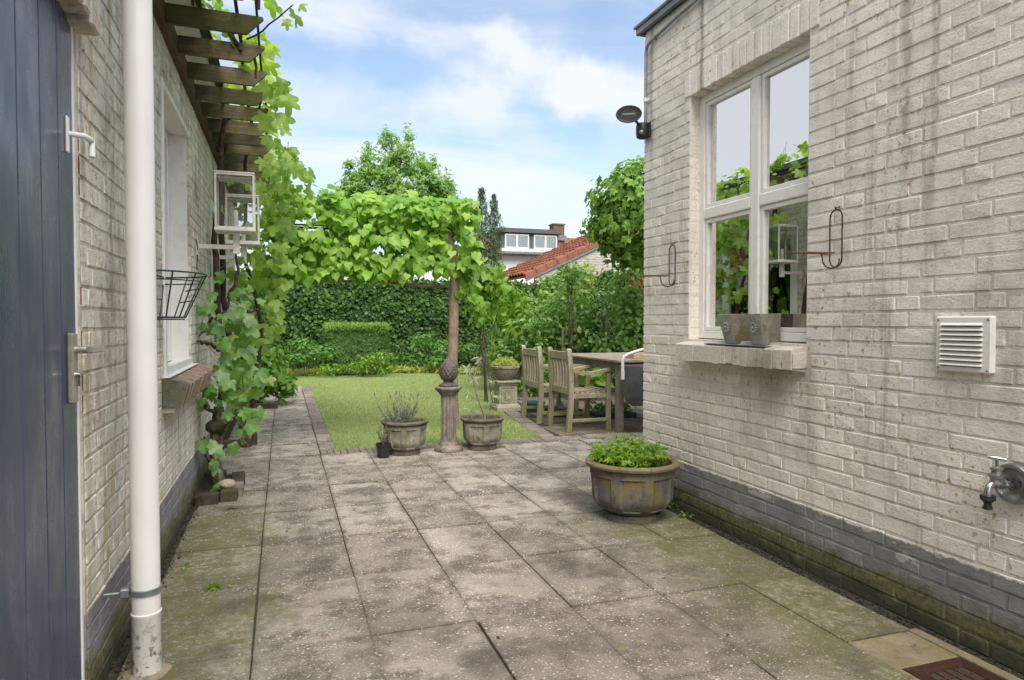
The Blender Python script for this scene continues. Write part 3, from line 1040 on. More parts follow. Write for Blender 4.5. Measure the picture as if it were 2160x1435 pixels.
if py_[10] < 12.4:
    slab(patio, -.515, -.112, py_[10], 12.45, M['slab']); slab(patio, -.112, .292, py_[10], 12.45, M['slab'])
for k in range(7):
    slab(patio, .296, .44, 6.26 + .885 * k, 6.26 + .885 * (k + 1), M['border_slab'], 'border_slab')
x = .30
while x < 2.38:
    slab(patio, x, x + .056, 6.035, 6.255, M['edge_brick'], 'edging_brick', gap=.003, b=.004, dz=.003)
    x += .056
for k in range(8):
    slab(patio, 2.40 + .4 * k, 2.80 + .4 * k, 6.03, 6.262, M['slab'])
# terrace for the garden table
for k in range(3):
    slab(patio, 2.425 + .105 * k, 2.60 + .105 * k, 6.27 + .75 * k, 7.02 + .75 * k, M['border_slab'], 'border_slab', rot=-.138)
ty = [6.27, 6.87, 7.47, 8.07, 8.67, 9.27, 9.8]
for j in range(6):
    x = 2.62 + .135 * j
    while x < 5.4:
        slab(patio, x, x + .4, ty[j], ty[j + 1], M['terrace_slab'])
        x += .4
mk('gutter_stone', MB().box(1.897, 1.918, -.6, 1.90, -.03, -.001, .004).box(2.182, 2.222, -.6, 1.90, -.03, .002, .004).box(1.918, 2.182, 1.70, 1.90, -.03, -.004, .004).box(1.918, 2.182, -.6, 1.435, -.03, -.004, .004), M['gutter_stone'], patio)

# soil and grit lying in the slot along the right wall
gk = 1500
gy = rng.uniform(1.2, 4.0, gk)
gp = np.stack([rng.uniform(2.205, 2.262, gk), gy, rng.uniform(-.012, -.002, gk)], 1)
pebv = np.array([(1, 0, 0), (-1, 0, 0), (0, 1, 0), (0, -1, 0), (0, 0, .7), (0, 0, -.7)], float)
pebf = np.array([(0, 2, 4), (2, 1, 4), (1, 3, 4), (3, 0, 4), (2, 0, 5), (1, 2, 5), (3, 1, 5), (0, 3, 5)])
gmm = frames(gp, (0, 0, 1), (0, 1, 0), .005, .6, .8, .5)
mass('grit', [pebv], [pebf], [gmm], M['soil'], None, False, kind='stuff', label='dark grit lying in the slot beside the right hand wall', category='grit')
gk = 900
gyl = rng.uniform(1.6, 5.4, gk)
gp = np.stack([np.clip(rng.normal(-.525, .022, gk), -.545, -.46), gyl, rng.uniform(-.004, .004, gk)], 1)
gmm = frames(gp, (0, 0, 1), (0, 1, 0), .0045, .6, .8, .6)
mass('debris', [pebv], [pebf], [gmm], M['soil'], None, False, kind='stuff', label='brown crumbs of soil and leaf along the foot of the left hand wall', category='debris')

# iron drain grate
gr = empty('drain_grate', (2.05, 1.57, 0), 'rusty cast iron drain grate set in the gutter stone by the right wall', 'drain grate')
m = MB()
gx0, gx1, gy0, gy1 = 1.922, 2.178, 1.438, 1.694
m.box(gx0, gx1, gy0, gy0 + .05, -.02, -.006).box(gx0, gx1, gy1 - .05, gy1, -.02, -.006).box(gx0, gx0 + .05, gy0 + .05, gy1 - .05, -.02, -.006).box(gx1 - .05, gx1, gy0 + .05, gy1 - .05, -.02, -.006)
mk('frame', m, M['rust_iron'], gr)
m = MB()
for k in range(8):
    o = .003 + .006 * k
    for (a, b_, c_, d_) in ((gx0 + o, gx1 - o, gy0 + o, gy0 + o + .003), (gx0 + o, gx1 - o, gy1 - o - .003, gy1 - o), (gx0 + o, gx0 + o + .003, gy0 + o + .003, gy1 - o - .003), (gx1 - o - .003, gx1 - o, gy0 + o + .003, gy1 - o - .003)):
        m.box(a, b_, c_, d_, -.007, -.002)
mk('ribs', m, M['rust_iron'], gr)
for k in range(4):
    t = gx0 + .05 + .156 * (k + .5) / 4 + (.0 if k else 0)
    mk('bar', MB().box(t - .004 + .019, t + .004 + .019, gy0 + .05, gy1 - .05, -.02, -.004), M['rust_iron'], gr) if k < 3 else None
for k in range(4):
    t = gy0 + .05 + .156 * (k + .5) / 4 + .019
    mk('bar', MB().box(gx0 + .05, gx1 - .05, t - .004, t + .004, -.022, -.0045), M['rust_iron'], gr) if k < 3 else None
mk('shaft', MB().box(gx0 + .02, gx1 - .02, gy0 + .02, gy1 - .02, -.032, -.024), M['hole'], gr)

# ------------------------------------------------------------------ brickwork
_c, _s = math.cos(YAW), math.sin(YAW)


def project(p):
    X, Y, Z = p[0], p[1], p[2] - CAM_H
    pt = R(1.57)
    w = (X * _s + Y * _c) * math.cos(pt) - Z * math.sin(pt)
    r = X * _c - Y * _s
    u = (X * _s + Y * _c) * math.sin(pt) + Z * math.cos(pt)
    return r / w * 1440 + 1080, 717.5 - u / w * 1440, w


def brick_shapes(mat, L, n=5, H=.052, D=.05, b=.0024, j=.0012):
    out = []
    for k in range(n):
        m = MB().box(-D / 2, D / 2, -L / 2, L / 2, -H / 2, H / 2, b)
        v = [(x_ + rnd.gauss(0, j * .8), y_ + rnd.gauss(0, j), z_ + rnd.gauss(0, j)) for x_, y_, z_ in m.v]
        # a tired brick: one corner knocked in now and then
        if k % 3 == 0:
            q = rnd.choice(v); v = [(a * .985, b2, c) if abs(b2 - q[1]) + abs(c - q[2]) < .012 else (a, b2, c) for a, b2, c in v]
        me = template(v, m.f, 'brick_shape', mat, False)
        tris = []
        for f in m.f:
            for q in range(1, len(f) - 1):
                tris.append((f[0], f[q], f[q + 1]))
        out.append((me, np.array(v), np.array(tris)))
    return out


def wall_rects(y0, y1, z0, z1, holes):
    ys = sorted({y0, y1, *[h[0] for h in holes], *[h[1] for h in holes]})
    ys = [y for y in ys if y0 <= y <= y1]
    out = []
    for a, b in zip(ys[:-1], ys[1:]):
        hs = sorted((h[2], h[3]) for h in holes if h[0] <= a and h[1] >= b)
        z = z0
        for (c, d_) in hs:
            if c > z:
                out.append((a, b, z, c))
            z = max(z, d_)
        if z < z1:
            out.append((a, b, z, z1))
    return out


def brick_face(root, X, y0, y1, z0, z1, holes, mat, nparts, proud=.006, course=.0625, seed=1, depth=.05, rough_x=.0016):
    r = random.Random(seed)
    ST, HD = brick_shapes(mat, .205, D=depth), brick_shapes(mat, .097, D=depth)
    sgn = 1 if X < 0 else -1
    todo = []
    z = z0
    row = 0
    while z + course <= z1 + 1e-6:
        zc = z + course / 2
        iv = [(y0, y1)]
        for (a, b, c, d_) in holes:
            if c - .5 * course < zc < d_ + .5 * course and not (zc + .028 < c + .004 or zc - .028 > d_ - .004):
                nv = []
                for (p, q) in iv:
                    if b <= p or a >= q:
                        nv.append((p, q)); continue
                    if a > p: nv.append((p, a))
                    if b < q: nv.append((b, q))
                iv = nv
        for (p, q) in iv:
            y = q
            first = True
            while y - p > .03:
                L = .205 if r.random() < .62 else .097
                if first and row % 2: L = .15
                first = False
                rem = y - p
                if rem < L + .055:
                    L = rem if rem < .24 else rem / 2 - .005
                if L > rem: L = rem
                todo.append((y - L / 2, zc, L)); y -= L + .0105
        z += course; row += 1
    sc = []
    for (yc, zc, L) in todo:
        u, v, w = project((X, yc, zc))
        vis = w > .3 and -40 < u < 2200 and -30 < v < 1465
        d2 = X * X + yc * yc + (zc - CAM_H) ** 2
        s = L * abs(X) / d2 ** 1.5 if vis else -1
        if vis and X < 0 and (yc < 2.2 or yc > 5.4):
            s *= .15
        if vis and X < 0 and project((X, yc, zc))[0] > 262 and project((X, yc, zc))[0] < 330:
            s *= .3
        sc.append(s)
    order = sorted(range(len(todo)), key=lambda i: -sc[i])
    rest = {}
    for n_, i in enumerate(order):
        yc, zc, L = todo[i]
        fam, base = (ST, .205) if L > .14 else (HD, .097)
        k = r.randrange(len(fam))
        cx_ = X + sgn * (proud + r.gauss(0, rough_x)) - sgn * depth / 2
        mtx = Matrix.Translation((cx_, yc, zc + r.gauss(0, .0008))) @ Matrix.Rotation(r.gauss(0, .0022), 4, 'X') @ Matrix.Rotation(r.gauss(0, .003), 4, 'Z') @ Matrix.Diagonal((1, L / base, 1, 1))
        if n_ < nparts and sc[i] > 0:
            inst('brick', fam[k][0], mtx, root)
        else:
            rest.setdefault((base, k), []).append(np.array(mtx))
    tv, tf, mm = [], [], []
    for (base, k), lst in rest.items():
        fam = ST if base == .205 else HD
        tv.append(fam[k][1]); tf.append(fam[k][2]); mm.append(np.array(lst))
    mass('brickwork', tv, tf, mm, mat, root, False, kind='stuff')


# ================================================================== right house
rh = empty('brick_annex', (3.5, 3.0, 0), 'pale painted brick annex with flat roof and a white four-pane window', 'building')
WY0, WY1, WZ0, WZ1 = 2.53, 3.49, 1.035, 2.455
hol = [(WY0, WY1, WZ0, WZ1), (2.475, 3.545, WZ1, 2.60), (2.50, 3.52, .905, 1.035)]
brick_face(rh, XR, -1.2, 4.02, -.01, 3.03, hol, M['brick_right'], 300, seed=3, proud=.0023, rough_x=.0005)
m = MB()
for (a, b, c, d_) in wall_rects(-1.3, 4.012, -.03, 3.03, [(WY0 + .003, WY1 - .003, WZ0 + .0, WZ1 + .003)]):
    m.box(XR, XR + .09, a, b, c, d_)
mk('wall', m, M['mortar_right'], rh)
# garden side wall with a little transom opening, other sides, floor and ceiling of the room
m = MB()
for (a, b, c, d_) in wall_rects(XR + .09, 6.2, -.03, 3.03, [(2.86, 3.34, 2.26, 2.385)]):
    m.box(a, b, 3.93, 4.012, c, d_)
m.box(6.2, 6.3, -1.3, 4.012, -.03, 3.03).box(XR + .09, 6.2, -1.4, -1.3, -.03, 3.03)
mk('outer_wall', m, M['brick_right'], rh)
mk('room', MB().box(XR + .1, 6.19, -1.29, 3.92, -.02, .0).box(XR + .1, 6.19, -1.29, 3.92, 2.75, 2.78), M['room_dark'], rh)
mk('inner_wall', MB().box(2.9, 6.1, -.2, -.1, 0, 2.74).box(4.4, 4.46, -.1, 3.92, 0, 2.74), M['room_wall'], rh)
tw = mk('transom_window', MB().box(2.86, 3.34, 3.95, 3.97, 2.26, 2.27).box(2.86, 3.34, 3.95, 3.97, 2.375, 2.385), M['frame_white'], rh)
mk('pane', MB().box(2.862, 3.338, 3.955, 3.961, 2.271, 2.374), M['glass_far'], tw)
cnt = mk('counter', MB().box(2.75, 3.35, 1.2, 3.9, .86, .90).box(2.8, 3.3, 1.25, 3.85, .0, .86), M['shelf_wood'], rh)
mk('shelf', MB().box(2.62, 3.0, 3.1, 3.9, 1.16, 1.22), M['shelf_wood'], rh)
mk('roof', MB().box(XR - .02, 6.35, -1.45, 4.04, 3.03, 3.06), M['dark_grey'], rh)
mk('roof_trim', MB().box(XR - .045, XR - .02, -1.45, 4.065, 3.022, 3.075, .004).box(XR - .02, 6.35, 4.04, 4.065, 3.022, 3.075, .004).tube([(XR - .05, -1.4, 3.072), (XR - .05, 4.07, 3.072)], .011, 8), M['zinc'], rh)
# soldier course over the window
y = 3.54
while y > 2.50:
    w_ = rnd.uniform(.054, .062)
    o = rnd.gauss(0, .0015)
    mk('soldier_brick', MB().box(XR - .007 + o, XR + .075, y - w_, y, WZ1 + rnd.uniform(-.004, .002), 2.60, .005), M['brick_right'], rh)
    y -= w_ + rnd.uniform(.003, .006)
# lined reveals of the opening (painted brick returns)
z = WZ0 + .004
while z < WZ1 - .02:
    z2 = min(z + .056, WZ1 - .002)
    mk('reveal_brick', MB().box(XR + .002, XR + .088, WY1 - .004, WY1 + .03, z, z2, .004), M['brick_right'], rh)
    mk('reveal_brick', MB().box(XR + .002, XR + .088, WY0 - .03, WY0 + .004, z, z2, .004), M['brick_right'], rh)
    z += .0625
# the sill: painted rollock bricks, sloping
sl = mk('window_sill', MB().prism([(2.195, .925), (2.27, .925), (2.27, 1.0), (2.195, .99)], 'y', 2.53, 3.47), M['mortar_right'], rh)
y = 3.50
while y > 2.565:
    w_ = rnd.uniform(.052, .060)
    q = rnd.gauss(0, .0016); q2 = rnd.gauss(0, .003)
    mk('sill_brick', MB().prism([(2.185 + q, .918 + q2), (2.265, .905 + q2), (2.36, .93), (2.36, 1.038), (2.20 + q, 1.012), (2.188 + q, 1.006)], 'y', y - w_, y), M['sill_paint'], sl)
    y -= w_ + rnd.uniform(.002, .005)

# window
FX = 2.335
wf = mk('window', MB().box(FX, FX + .06, WY0, WY1 - .05, WZ1 - .045, WZ1, .003).box(FX, FX + .06, WY0, WY1 - .05, WZ0 + .006, WZ0 + .05, .003).box(FX, FX + .06, WY1 - .05, WY1, WZ0 + .006, WZ1, .003).box(FX, FX + .06, WY0 - .001, WY0 + .05, WZ0 + .051, WZ1 - .046, .003),
        M['frame_white'], rh)
MY, MZ = 2.985, 1.765
mk('mullion', MB().box(FX - .004, FX + .05, MY - .034, MY + .034, WZ0 + .052, WZ1 - .047, .006), M['frame_white'], wf)
mk('transom', MB().box(FX - .002, FX + .052, WY0 + .051, MY - .035, MZ - .032, MZ + .032, .006).box(FX - .002, FX + .052, MY + .035, WY1 - .051, MZ - .032, MZ + .032, .006), M['frame_white'], wf)
for (a, b) in ((WY0 + .052, MY - .036), (MY + .036, WY1 - .052)):
    for (c, d_) in ((WZ0 + .052, MZ - .034), (MZ + .034, WZ1 - .047)):
        t = .022
        mk('sash', MB().box(FX + .008, FX + .045, a, b, c, c + t, .002).box(FX + .008, FX + .045, a, b, d_ - t, d_, .002).box(FX + .008, FX + .045, a, a + t, c + t, d_ - t, .002).box(FX + .008, FX + .045, b - t, b, c + t, d_ - t, .002), M['frame_white'], wf)
        mk('pane', MB().box(FX + .026, FX + .030, a + t, b - t, c + t, d_ - t), M['glass_win'], wf)
mk('curtain_edge', MB().box(2.42, 2.435, WY1 - .13, WY1 - .03, 1.04, 2.44).box(2.42, 2.435, WY0 + .02, WY0 + .06, 1.04, 2.44), M['room_wall'], rh)

# pieces fixed to or standing on the right wall
t_ = mk('sill_strip', MB().box(2.19, 2.235, 2.72, 3.22, 1.0165, 1.021, .001), M['zinc'], None, label='thin grey strip lying along the front of the right window sill', category='strip')


def sill_planter(y0, y1, label):
    r_ = empty('stone_planter', (2.24, (y0 + y1) / 2, 1.035), label, 'planter', 'small stone planters on the window sill')
    z0, z1 = 1.0225, 1.178
    xa, xb = 2.20, 2.325
    n = .022
    t = .012
    bt = [(2.238, y1 - n), (2.238, y0 + n), (xb, y0 + n * .4), (xb, y1 - n * .4)]
    tp = [(xa, y1), (xa, y0), (xb, y0), (xb, y1)]
    m = MB()
    v = [(*p, z0) for p in bt] + [(*p, z1) for p in tp]
    ins = [(xa + t, y1 - t), (xa + t, y0 + t), (xb - t, y0 + t), (xb - t, y1 - t)]
    v += [(*p, z1) for p in ins] + [(*p, z1 - .03) for p in ins]
    f = [(0, 1, 2, 3)]
    for k in range(4):
        k2 = (k + 1) % 4
        f += [(k, 4 + k, 4 + k2, k2), (4 + k, 8 + k, 8 + k2, 4 + k2), (8 + k, 12 + k, 12 + k2, 8 + k2)]
    m.add(v, f)
    o = mk('body', m, M['sill_planter'], r_)
    bv = o.modifiers.new('edge', 'BEVEL'); bv.width = .003; bv.segments = 2
    o.data.materials.append(M['planter_face'])
    o.data.polygons[1].material_index = 1
    mk('soil', MB().box(xa + t, xb - t, y0 + t, y1 - t, z1 - .034, z1 - .028), M['soil'], r_)
    # rosette on the sloping front
    yc = (y0 + y1) / 2; zc = 1.108; xc = 2.2175
    m = MB()
    for k in range(14):
        a = 2 * PI * k / 14
        p = Vector((xc - .003, yc + .008 * math.cos(a), zc + .010 * math.sin(a)))
        q = Vector((xc - .002 + .010 * -math.sin(a) * .2, yc + .026 * math.cos(a), zc + .031 * math.sin(a)))
        m.tube([p, p.lerp(q, .6) + Vector((-.006, 0, 0)), q], [.003, .0045, .002], 6)
    m.sphere((xc - .006, yc, zc), .009, 10, 6)
    mk('rosette', m, M['rosette'], r_, True)
    return r_


sill_planter(2.985, 3.115, 'small wedge-shaped stone planter with rosette nearer the corner of the annex, dark mossy flank')
sill_planter(2.765, 2.895, 'small wedge-shaped stone planter with rosette in front of the window mullion, full side face showing')


def pot_ring(y0, z0, label, rot=0):
    r_ = empty('pot_hanger', (2.25, y0, z0), label, 'pot hanger', 'wire flower pot hangers on the annex wall')
    # flat oval loop against the wall, U-shaped wires below it, ring standing out
    wv = .034; h = .245
    loop = []
    for k in range(14):
        a = PI * k / 13
        loop.append((2.252, y0 + wv * math.cos(a), z0 - wv + wv * math.sin(a)))
    for k in range(14):
        a = PI + PI * k / 13
        loop.append((2.252 - .0, y0 + wv * math.cos(a), z0 - h + wv + wv * math.sin(a)))
    mk('loop', MB().tube(loop, .0032, 8, closed=True), M['wire_dark'], r_, True)
    m = MB()
    zr = z0 - .19
    for s in (-1,):
        pts = [(2.249, y0 + s * wv * .6, z0 - h + wv)]
        for k in range(11):
            a = PI * k / 10
            pts.append((2.252 - .045 + .045 * math.cos(a), y0 + s * wv * .6, z0 - h + .03 - .038 * math.sin(a)))
        pts.append((2.16, y0 + s * wv * .5, zr))
        m.tube(pts, .003, 8)
    mk('arm', m, M['wire_dark'], r_, True)
    rod = [(2.225, y0 - .022, zr + .003), (2.06, y0 - .020, zr + .001), (2.02, y0 - .012, zr), (2.015, y0, zr), (2.02, y0 + .012, zr), (2.06, y0 + .020, zr + .001), (2.225, y0 + .022, zr + .003)]
    mk('prong', MB().tube(rod, .0036, 8), M['rust_wire'], r_, True)
    mk('nail', MB().tube([(2.268, y0 - .004, z0 + .014), (2.245, y0 - .002, z0 + .004), (2.244, y0, z0 + .012)], .003, 6), M['wire_dark'], r_, True)


pot_ring(3.645, 1.603, 'rusty wire pot hanger on the wall between the house corner and the window')
pot_ring(2.345, 1.618, 'rusty wire pot hanger on the wall just right of the window')

vt = empty('air_vent', (2.255, 1.757, 1.06), 'white metal air vent grille with slats screwed to the annex wall', 'vent')
vy0, vy1, vz0, vz1 = 1.655, 1.862, .962, 1.158
mk('plate', MB().box(2.238, 2.264, vy0, vy1, vz0, vz1, .005), M['white_paint'], vt)
for k in range(9):
    zc = vz1 - .028 - k * .0175
    m = MB().prism([(2.2375, zc + .005), (2.229, zc - .003), (2.229, zc - .005), (2.2375, zc - .005)], 'y', vy0 + .030, vy1 - .022)
    mk('slat', m, M['white_paint'], vt)
    mk('gap', MB().box(2.2365, 2.2378, vy0 + .032, vy1 - .024, zc - .0085, zc - .0052), M['hole'], vt)
for yy in (vy0 + .012, vy1 - .012):
    for zz_ in (vz0 + .012, vz1 - .012):
        mk('screw', MB().sphere((2.238, yy, zz_), .0045, 10, 6), M['metal_grey'], vt, True)

vt.location.x += .009
# outdoor tap
tp = empty('garden_tap', (2.25, 1.58, .61), 'chrome garden tap with black hose connector on a round flange', 'tap')
fc = (2.252, 1.572, .612)


def rx(prof, c, n=32):
    """lathe about the x axis: prof (radius, x offset)"""
    m = MB()
    q = MB().lathe(prof, n)
    m.add([(c[0] + p[2], c[1] + p[0], c[2] + p[1]) for p in q.v], q.f)
    return m


mk('flange', rx([(.066, .012), (.066, -.010), (.062, -.016), (.052, -.016), (.046, -.006), (.04, .0), (.02, .002)], fc, 40), M['old_chrome'], tp, 45)
mk('socket', rx([(.019, 0), (.019, -.03), (.023, -.032), (.023, -.044), (.014, -.046), (.014, -.08)], fc, 8), M['chrome'], tp)
bx_, by_, bz_ = 2.178, 1.578, .618
m = MB().tube([(2.215, by_, bz_), (2.19, by_, bz_), (bx_, by_, bz_ + .002)], [.012, .016, .019], 20)
m.sphere((bx_, by_, bz_ + .002), .019, 18, 12)
m.lathe([(.018, .0), (.019, .018), (.024, .020), (.024, .028), (.017, .030), (.015, .042), (.018, .043), (.018, .050), (.009, .054)], 20, (bx_, by_, bz_))
mk('body', m, M['old_chrome'], tp, 40)
mk('spout', MB().tube([(bx_ - .006, by_, bz_ + .002), (bx_ - .022, by_, bz_ - .001), (bx_ - .034, by_, bz_ - .008), (bx_ - .038, by_, bz_ - .020), (bx_ - .038, by_, bz_ - .034)], [.012, .0115, .011, .011, .012], 18), M['chrome'], tp, True)
h_ = mk('handle', MB().tube([(bx_, by_, bz_ + .05), (bx_, by_, bz_ + .078)], .005, 12).tube([(bx_ - .014, by_ + .02, bz_ + .083), (bx_, by_, bz_ + .08), (bx_ + .014, by_ - .02, bz_ + .078)], [.0055, .007, .0055], 12), M['chrome'], tp, True)
mk('hose_connector', MB().lathe([(.013, 0), (.022, -.002), (.022, -.016), (.017, -.02), (.011, -.027), (.011, -.036), (.014, -.038), (.014, -.046), (.010, -.048)][::-1], 24, (bx_ - .038, by_, bz_ - .034)), M['black_plastic'], tp, 40)

# cable conduit
cd = empty('cable_conduit', (2.25, 3.96, 2.42), 'grey cable conduit bending under the roof edge of the annex', 'conduit')
cp = [(2.245, 3.965, 2.43), (2.245, 3.965, 2.60), (2.245, 3.965, 2.86)]
for k in range(1, 7):
    a = PI / 2 * k / 6
    cp.append((2.245, 3.965 - .06 * (1 - math.cos(a)), 2.86 + .06 * math.sin(a) + .01))
cp += [(2.243, 3.6, 2.955), (2.243, 3.0, 2.985), (2.243, 1.0, 2.99)]
mk('pipe', MB().tube(cp, .0105, 12), M['metal_grey'], cd, True)
for (yy, zz_, ax) in ((3.965, 2.575, 0), (3.86, 2.936, 1), (3.05, 2.983, 1)):
    if ax == 0:
        mk('clamp', MB().lathe([(.015, -.012), (.015, .012)], 16, (2.245, yy, zz_)).box(2.247, 2.262, yy - .022, yy + .01, zz_ - .008, zz_ + .008), M['white_paint'], cd)
    else:
        mk('clamp', MB().box(2.229, 2.262, yy - .01, yy + .01, zz_ - .016, zz_ + .014, .004), M['metal_grey'], cd)

# floodlight
fl = empty('floodlight', (2.24, 3.97, 2.36), 'black floodlight with motion sensor at the corner of the annex', 'floodlight')
m = MB().lathe([(.028, -.052), (.038, -.045), (.042, -.02), (.042, .025), (.036, .042), (.02, .048)], 20, (2.222, 3.965, 2.378), lambda a, r, z: r)
mk('sensor_housing', m, M['black_plastic'], fl, 45)
mk('back_plate', MB().box(2.245, 2.262, 3.92, 4.005, 2.33, 2.425, .004), M['black_plastic'], fl)
mk('sensor', MB().sphere((2.196, 3.93, 2.355), .015, 14, 10), M['metal_grey'], fl, True)
mk('bracket', MB().tube([(2.20, 3.96, 2.405), (2.175, 3.955, 2.425), (2.15, 3.95, 2.445)], .009, 8), M['black_plastic'], fl, True)
hc = Vector((2.105, 3.93, 2.462)); dirv = Vector((-.45, -.72, -.32)).normalized()
sx = dirv.cross(Vector((0, 0, 1))).normalized(); up = sx.cross(dirv)


def ell(rx_, rz_, dd, n=28):
    return [hc + dirv * dd + sx * rx_ * math.cos(2 * PI * k / n) + up * rz_ * math.sin(2 * PI * k / n) for k in range(n)]


def loft(rings, cap0=True, cap1=True):
    m = MB(); n = len(rings[0])
    vs = [p for r_ in rings for p in r_]
    fs = []
    for i in range(len(rings) - 1):
        for k in range(n):
            k2 = (k + 1) % n
            fs.append((i * n + k, i * n + k2, (i + 1) * n + k2, (i + 1) * n + k))
    if cap0: fs.append(tuple(range(n))[::-1])
    if cap1: fs.append(tuple((len(rings) - 1) * n + k for k in range(n)))
    return m.add(vs, fs)


mk('head', loft([ell(.03, .025, -.07), ell(.05, .034, -.06), ell(.068, .044, -.02), ell(.082, .054, .0), ell(.082, .054, .012), ell(.074, .046, .012), ell(.055, .03, -.025)], True, True), M['dark_grey'], fl, 40)
mk('reflector', loft([ell(.0735, .0455, .0115), ell(.054, .029, -.022)], False, True), M['metal_grey'], fl, 40)
mk('tube_lamp', MB().tube([hc + dirv * -.01 - sx * .04, hc + dirv * -.01 + sx * .04], .006, 8), M['bulb'], fl, True)
mk('lens', loft([ell(.0735, .0455, .008), ell(.0735, .0455, .011)]), M['glass_lamp'], fl, 40)

# ================================================================== left house
lh = empty('brick_house', (-2.5, 4.0, 0), 'weathered cream painted brick house with blue plank door and deep white window', 'building')
LW = (3.66, 4.72, .865, 2.315)
LD = (1.15, 2.262, -.02, 1.99)
LD2 = (6.02, 7.35, .06, 2.15)
hol = [LW, LD, LD2, (1.0, 2.30, 1.97, 2.285), (3.58, 4.80, .67, .865)]
brick_face(lh, XL, -.6, 9.1, -.01, 2.62, hol, M['brick_left'], 300, seed=9, rough_x=.0008, proud=.0025)
m = MB()
for (a, b, c, d_) in wall_rects(-1.5, 9.11, -.03, 2.80, [(LW[0] - .0, LW[1], LW[2], LW[3]), (LD[0], LD[1] - .014, LD[2], LD[3]), LD2]):
    m.box(XL - .17, XL, a, b, c, d_)
m.box(-4.4, XL - .17, 8.94, 9.11, -.03, 2.80).box(-4.5, -4.4, -1.5, 9.11, -.03, 2.80).box(-4.4, XL - .17, -1.5, -1.33, -.03, 2.80)
mk('wall', m, M['mortar_left'], lh)
mk('room', MB().box(-4.35, XL - .18, -1.3, 8.9, -.02, 0).box(-4.35, XL - .18, -1.3, 8.9, 2.55, 2.58).box(-2.6, -2.55, -1.3, 8.9, 0, 2.55), M['room_dark'], lh)
mk('roof', MB().box(-4.55, -.43, -1.6, 9.2, 2.802, 2.84), M['dark_grey'], lh)
mk('soffit_board', MB().box(-.55, -.425, -1.5, 9.15, 2.735, 2.80).box(-.549, -.535, -1.5, 9.15, 2.675, 2.735), M['white_paint'], lh)
mk('gutter', MB().box(-.424, -.37, -1.5, 9.15, 2.75, 2.80, .01), M['dark_green_trim'], lh)

# blue door
dr = mk('door', MB().box(-.60, -.592, LD[0], LD[1] - .04, 0, 2.06), M['blue_door'], lh)
pl_e = [2.231, 2.097, 1.957, 1.802, 1.64, 1.48, 1.32, 1.17]
for a, b in zip(pl_e[1:], pl_e[:-1]):
    mk('plank', MB().box(-.592, -.572, a + .0015, b - .0015, .002, 2.06, .003), M['blue_door'], dr)
mk('door_frame', MB().box(-.59, -.5545, 2.232, 2.2475, -.005, 2.06, .002), M['white_paint'], lh)
z = .0
while z < 2.02:
    mk('reveal_brick', MB().box(-.60, -.5505 + rnd.gauss(0, .001), 2.2495, 2.262 + rnd.gauss(0, .001), z, z + .052, .002), M['raw_brick'], lh)
    z += .0625
dr.location.x += .0145
hp = mk('door_plate', MB().box(-.572, -.556, 2.138, 2.185, .915, 1.108, .004), M['brass_handle'], dr)
mk('handle', MB().tube([(-.556, 2.160, 1.062), (-.525, 2.160, 1.062)], .011, 14).bar((-.52, 2.148, 1.062), (-.518, 2.272, 1.062), .016, .021, b=.003), M['brass_handle'], hp)
mk('cylinder_lock', MB().tube([(-.556, 2.163, .992), (-.545, 2.163, .992)], .0095, 14).box(-.556, -.546, 2.159, 2.167, .962, .985), M['chrome'], hp, 40)
ct = mk('window_catch', MB().box(-.572, -.564, 2.158, 2.176, 1.60, 1.70, .003), M['white_paint'], dr)
mk('handle', MB().tube([(-.564, 2.167, 1.652), (-.53, 2.170, 1.650), (-.52, 2.20, 1.648), (-.52, 2.215, 1.645)], .0075, 12).tube([(-.520, 2.212, 1.648), (-.518, 2.203, 1.60)], [.0075, .0085], 12), M['white_paint'], ct, True)
# bricks over the door stand out a little
y = 2.292
k = 0
while y > 1.2:
    w_ = rnd.uniform(.095, .10) if k == 0 else .062
    mk('lintel_brick', MB().box(-.60, -.494 + rnd.gauss(0, .002), y - w_, y, 1.985 - (.018 if k == 0 else 0), 2.28, .007), M['mortar_left'], lh)
    y -= w_ + .008
    k += 1

# white window of the left house, deep reveal
a, b, c, d_ = LW
wl_ = mk('window', MB().box(-.562, -.538, a + .002, a + .045, c, d_, .003).box(-.562, -.541, a + .045, b - .0, d_ - .03, d_, .003).box(-.562, -.540, a + .045, b, c + .002, c + .05, .003),
         M['frame_white'], lh)
mk('reveal_lining', MB().box(-.715, -.5625, b - .02, b - .002, c, d_).box(-.715, -.5625, a, b - .02, d_ - .02, d_ - .002).box(-.715, -.5625, a + .002, a + .02, c, d_ - .02).box(-.715, -.5625, a + .02, b - .02, c, c + .025), M['frame_white'], wl_)
mk('sash', MB().box(-.70, -.66, a + .021, a + .07, c + .03, d_ - .025, .003).box(-.70, -.66, b - .07, b - .021, c + .03, d_ - .025, .003).box(-.70, -.66, a + .07, b - .07, c + .03, c + .08, .003).box(-.70, -.66, a + .07, b - .07, d_ - .075, d_ - .025, .003).box(-.697, -.663, a + .07, b - .07, 1.37, 1.41, .003).box(-.697, -.663, (a + b) / 2 - .02, (a + b) / 2 + .02, c + .08, 1.369, .003), M['frame_white'], wl_)
mk('pane', MB().box(-.682, -.678, a + .07, b - .07, c + .08, d_ - .075), M['glass_left'], wl_)
mk('inner_lining', MB().box(-1.0, -.716, b - .02, b - .002, c, d_), M['room_wall'], wl_)
sl = mk('window_sill', MB().prism([(-.55, .70), (-.50, .70), (-.47, .82), (-.55, .85)], 'y', 3.62, 4.78), M['mortar_left'], lh)
M['sill_brick'] = stone('sill_brick_left', (.40, .30, .23), (.30, .21, .155), (.12, .09, .07), (.22, .19, .08), .3, .3)
y = 3.60
k = 0
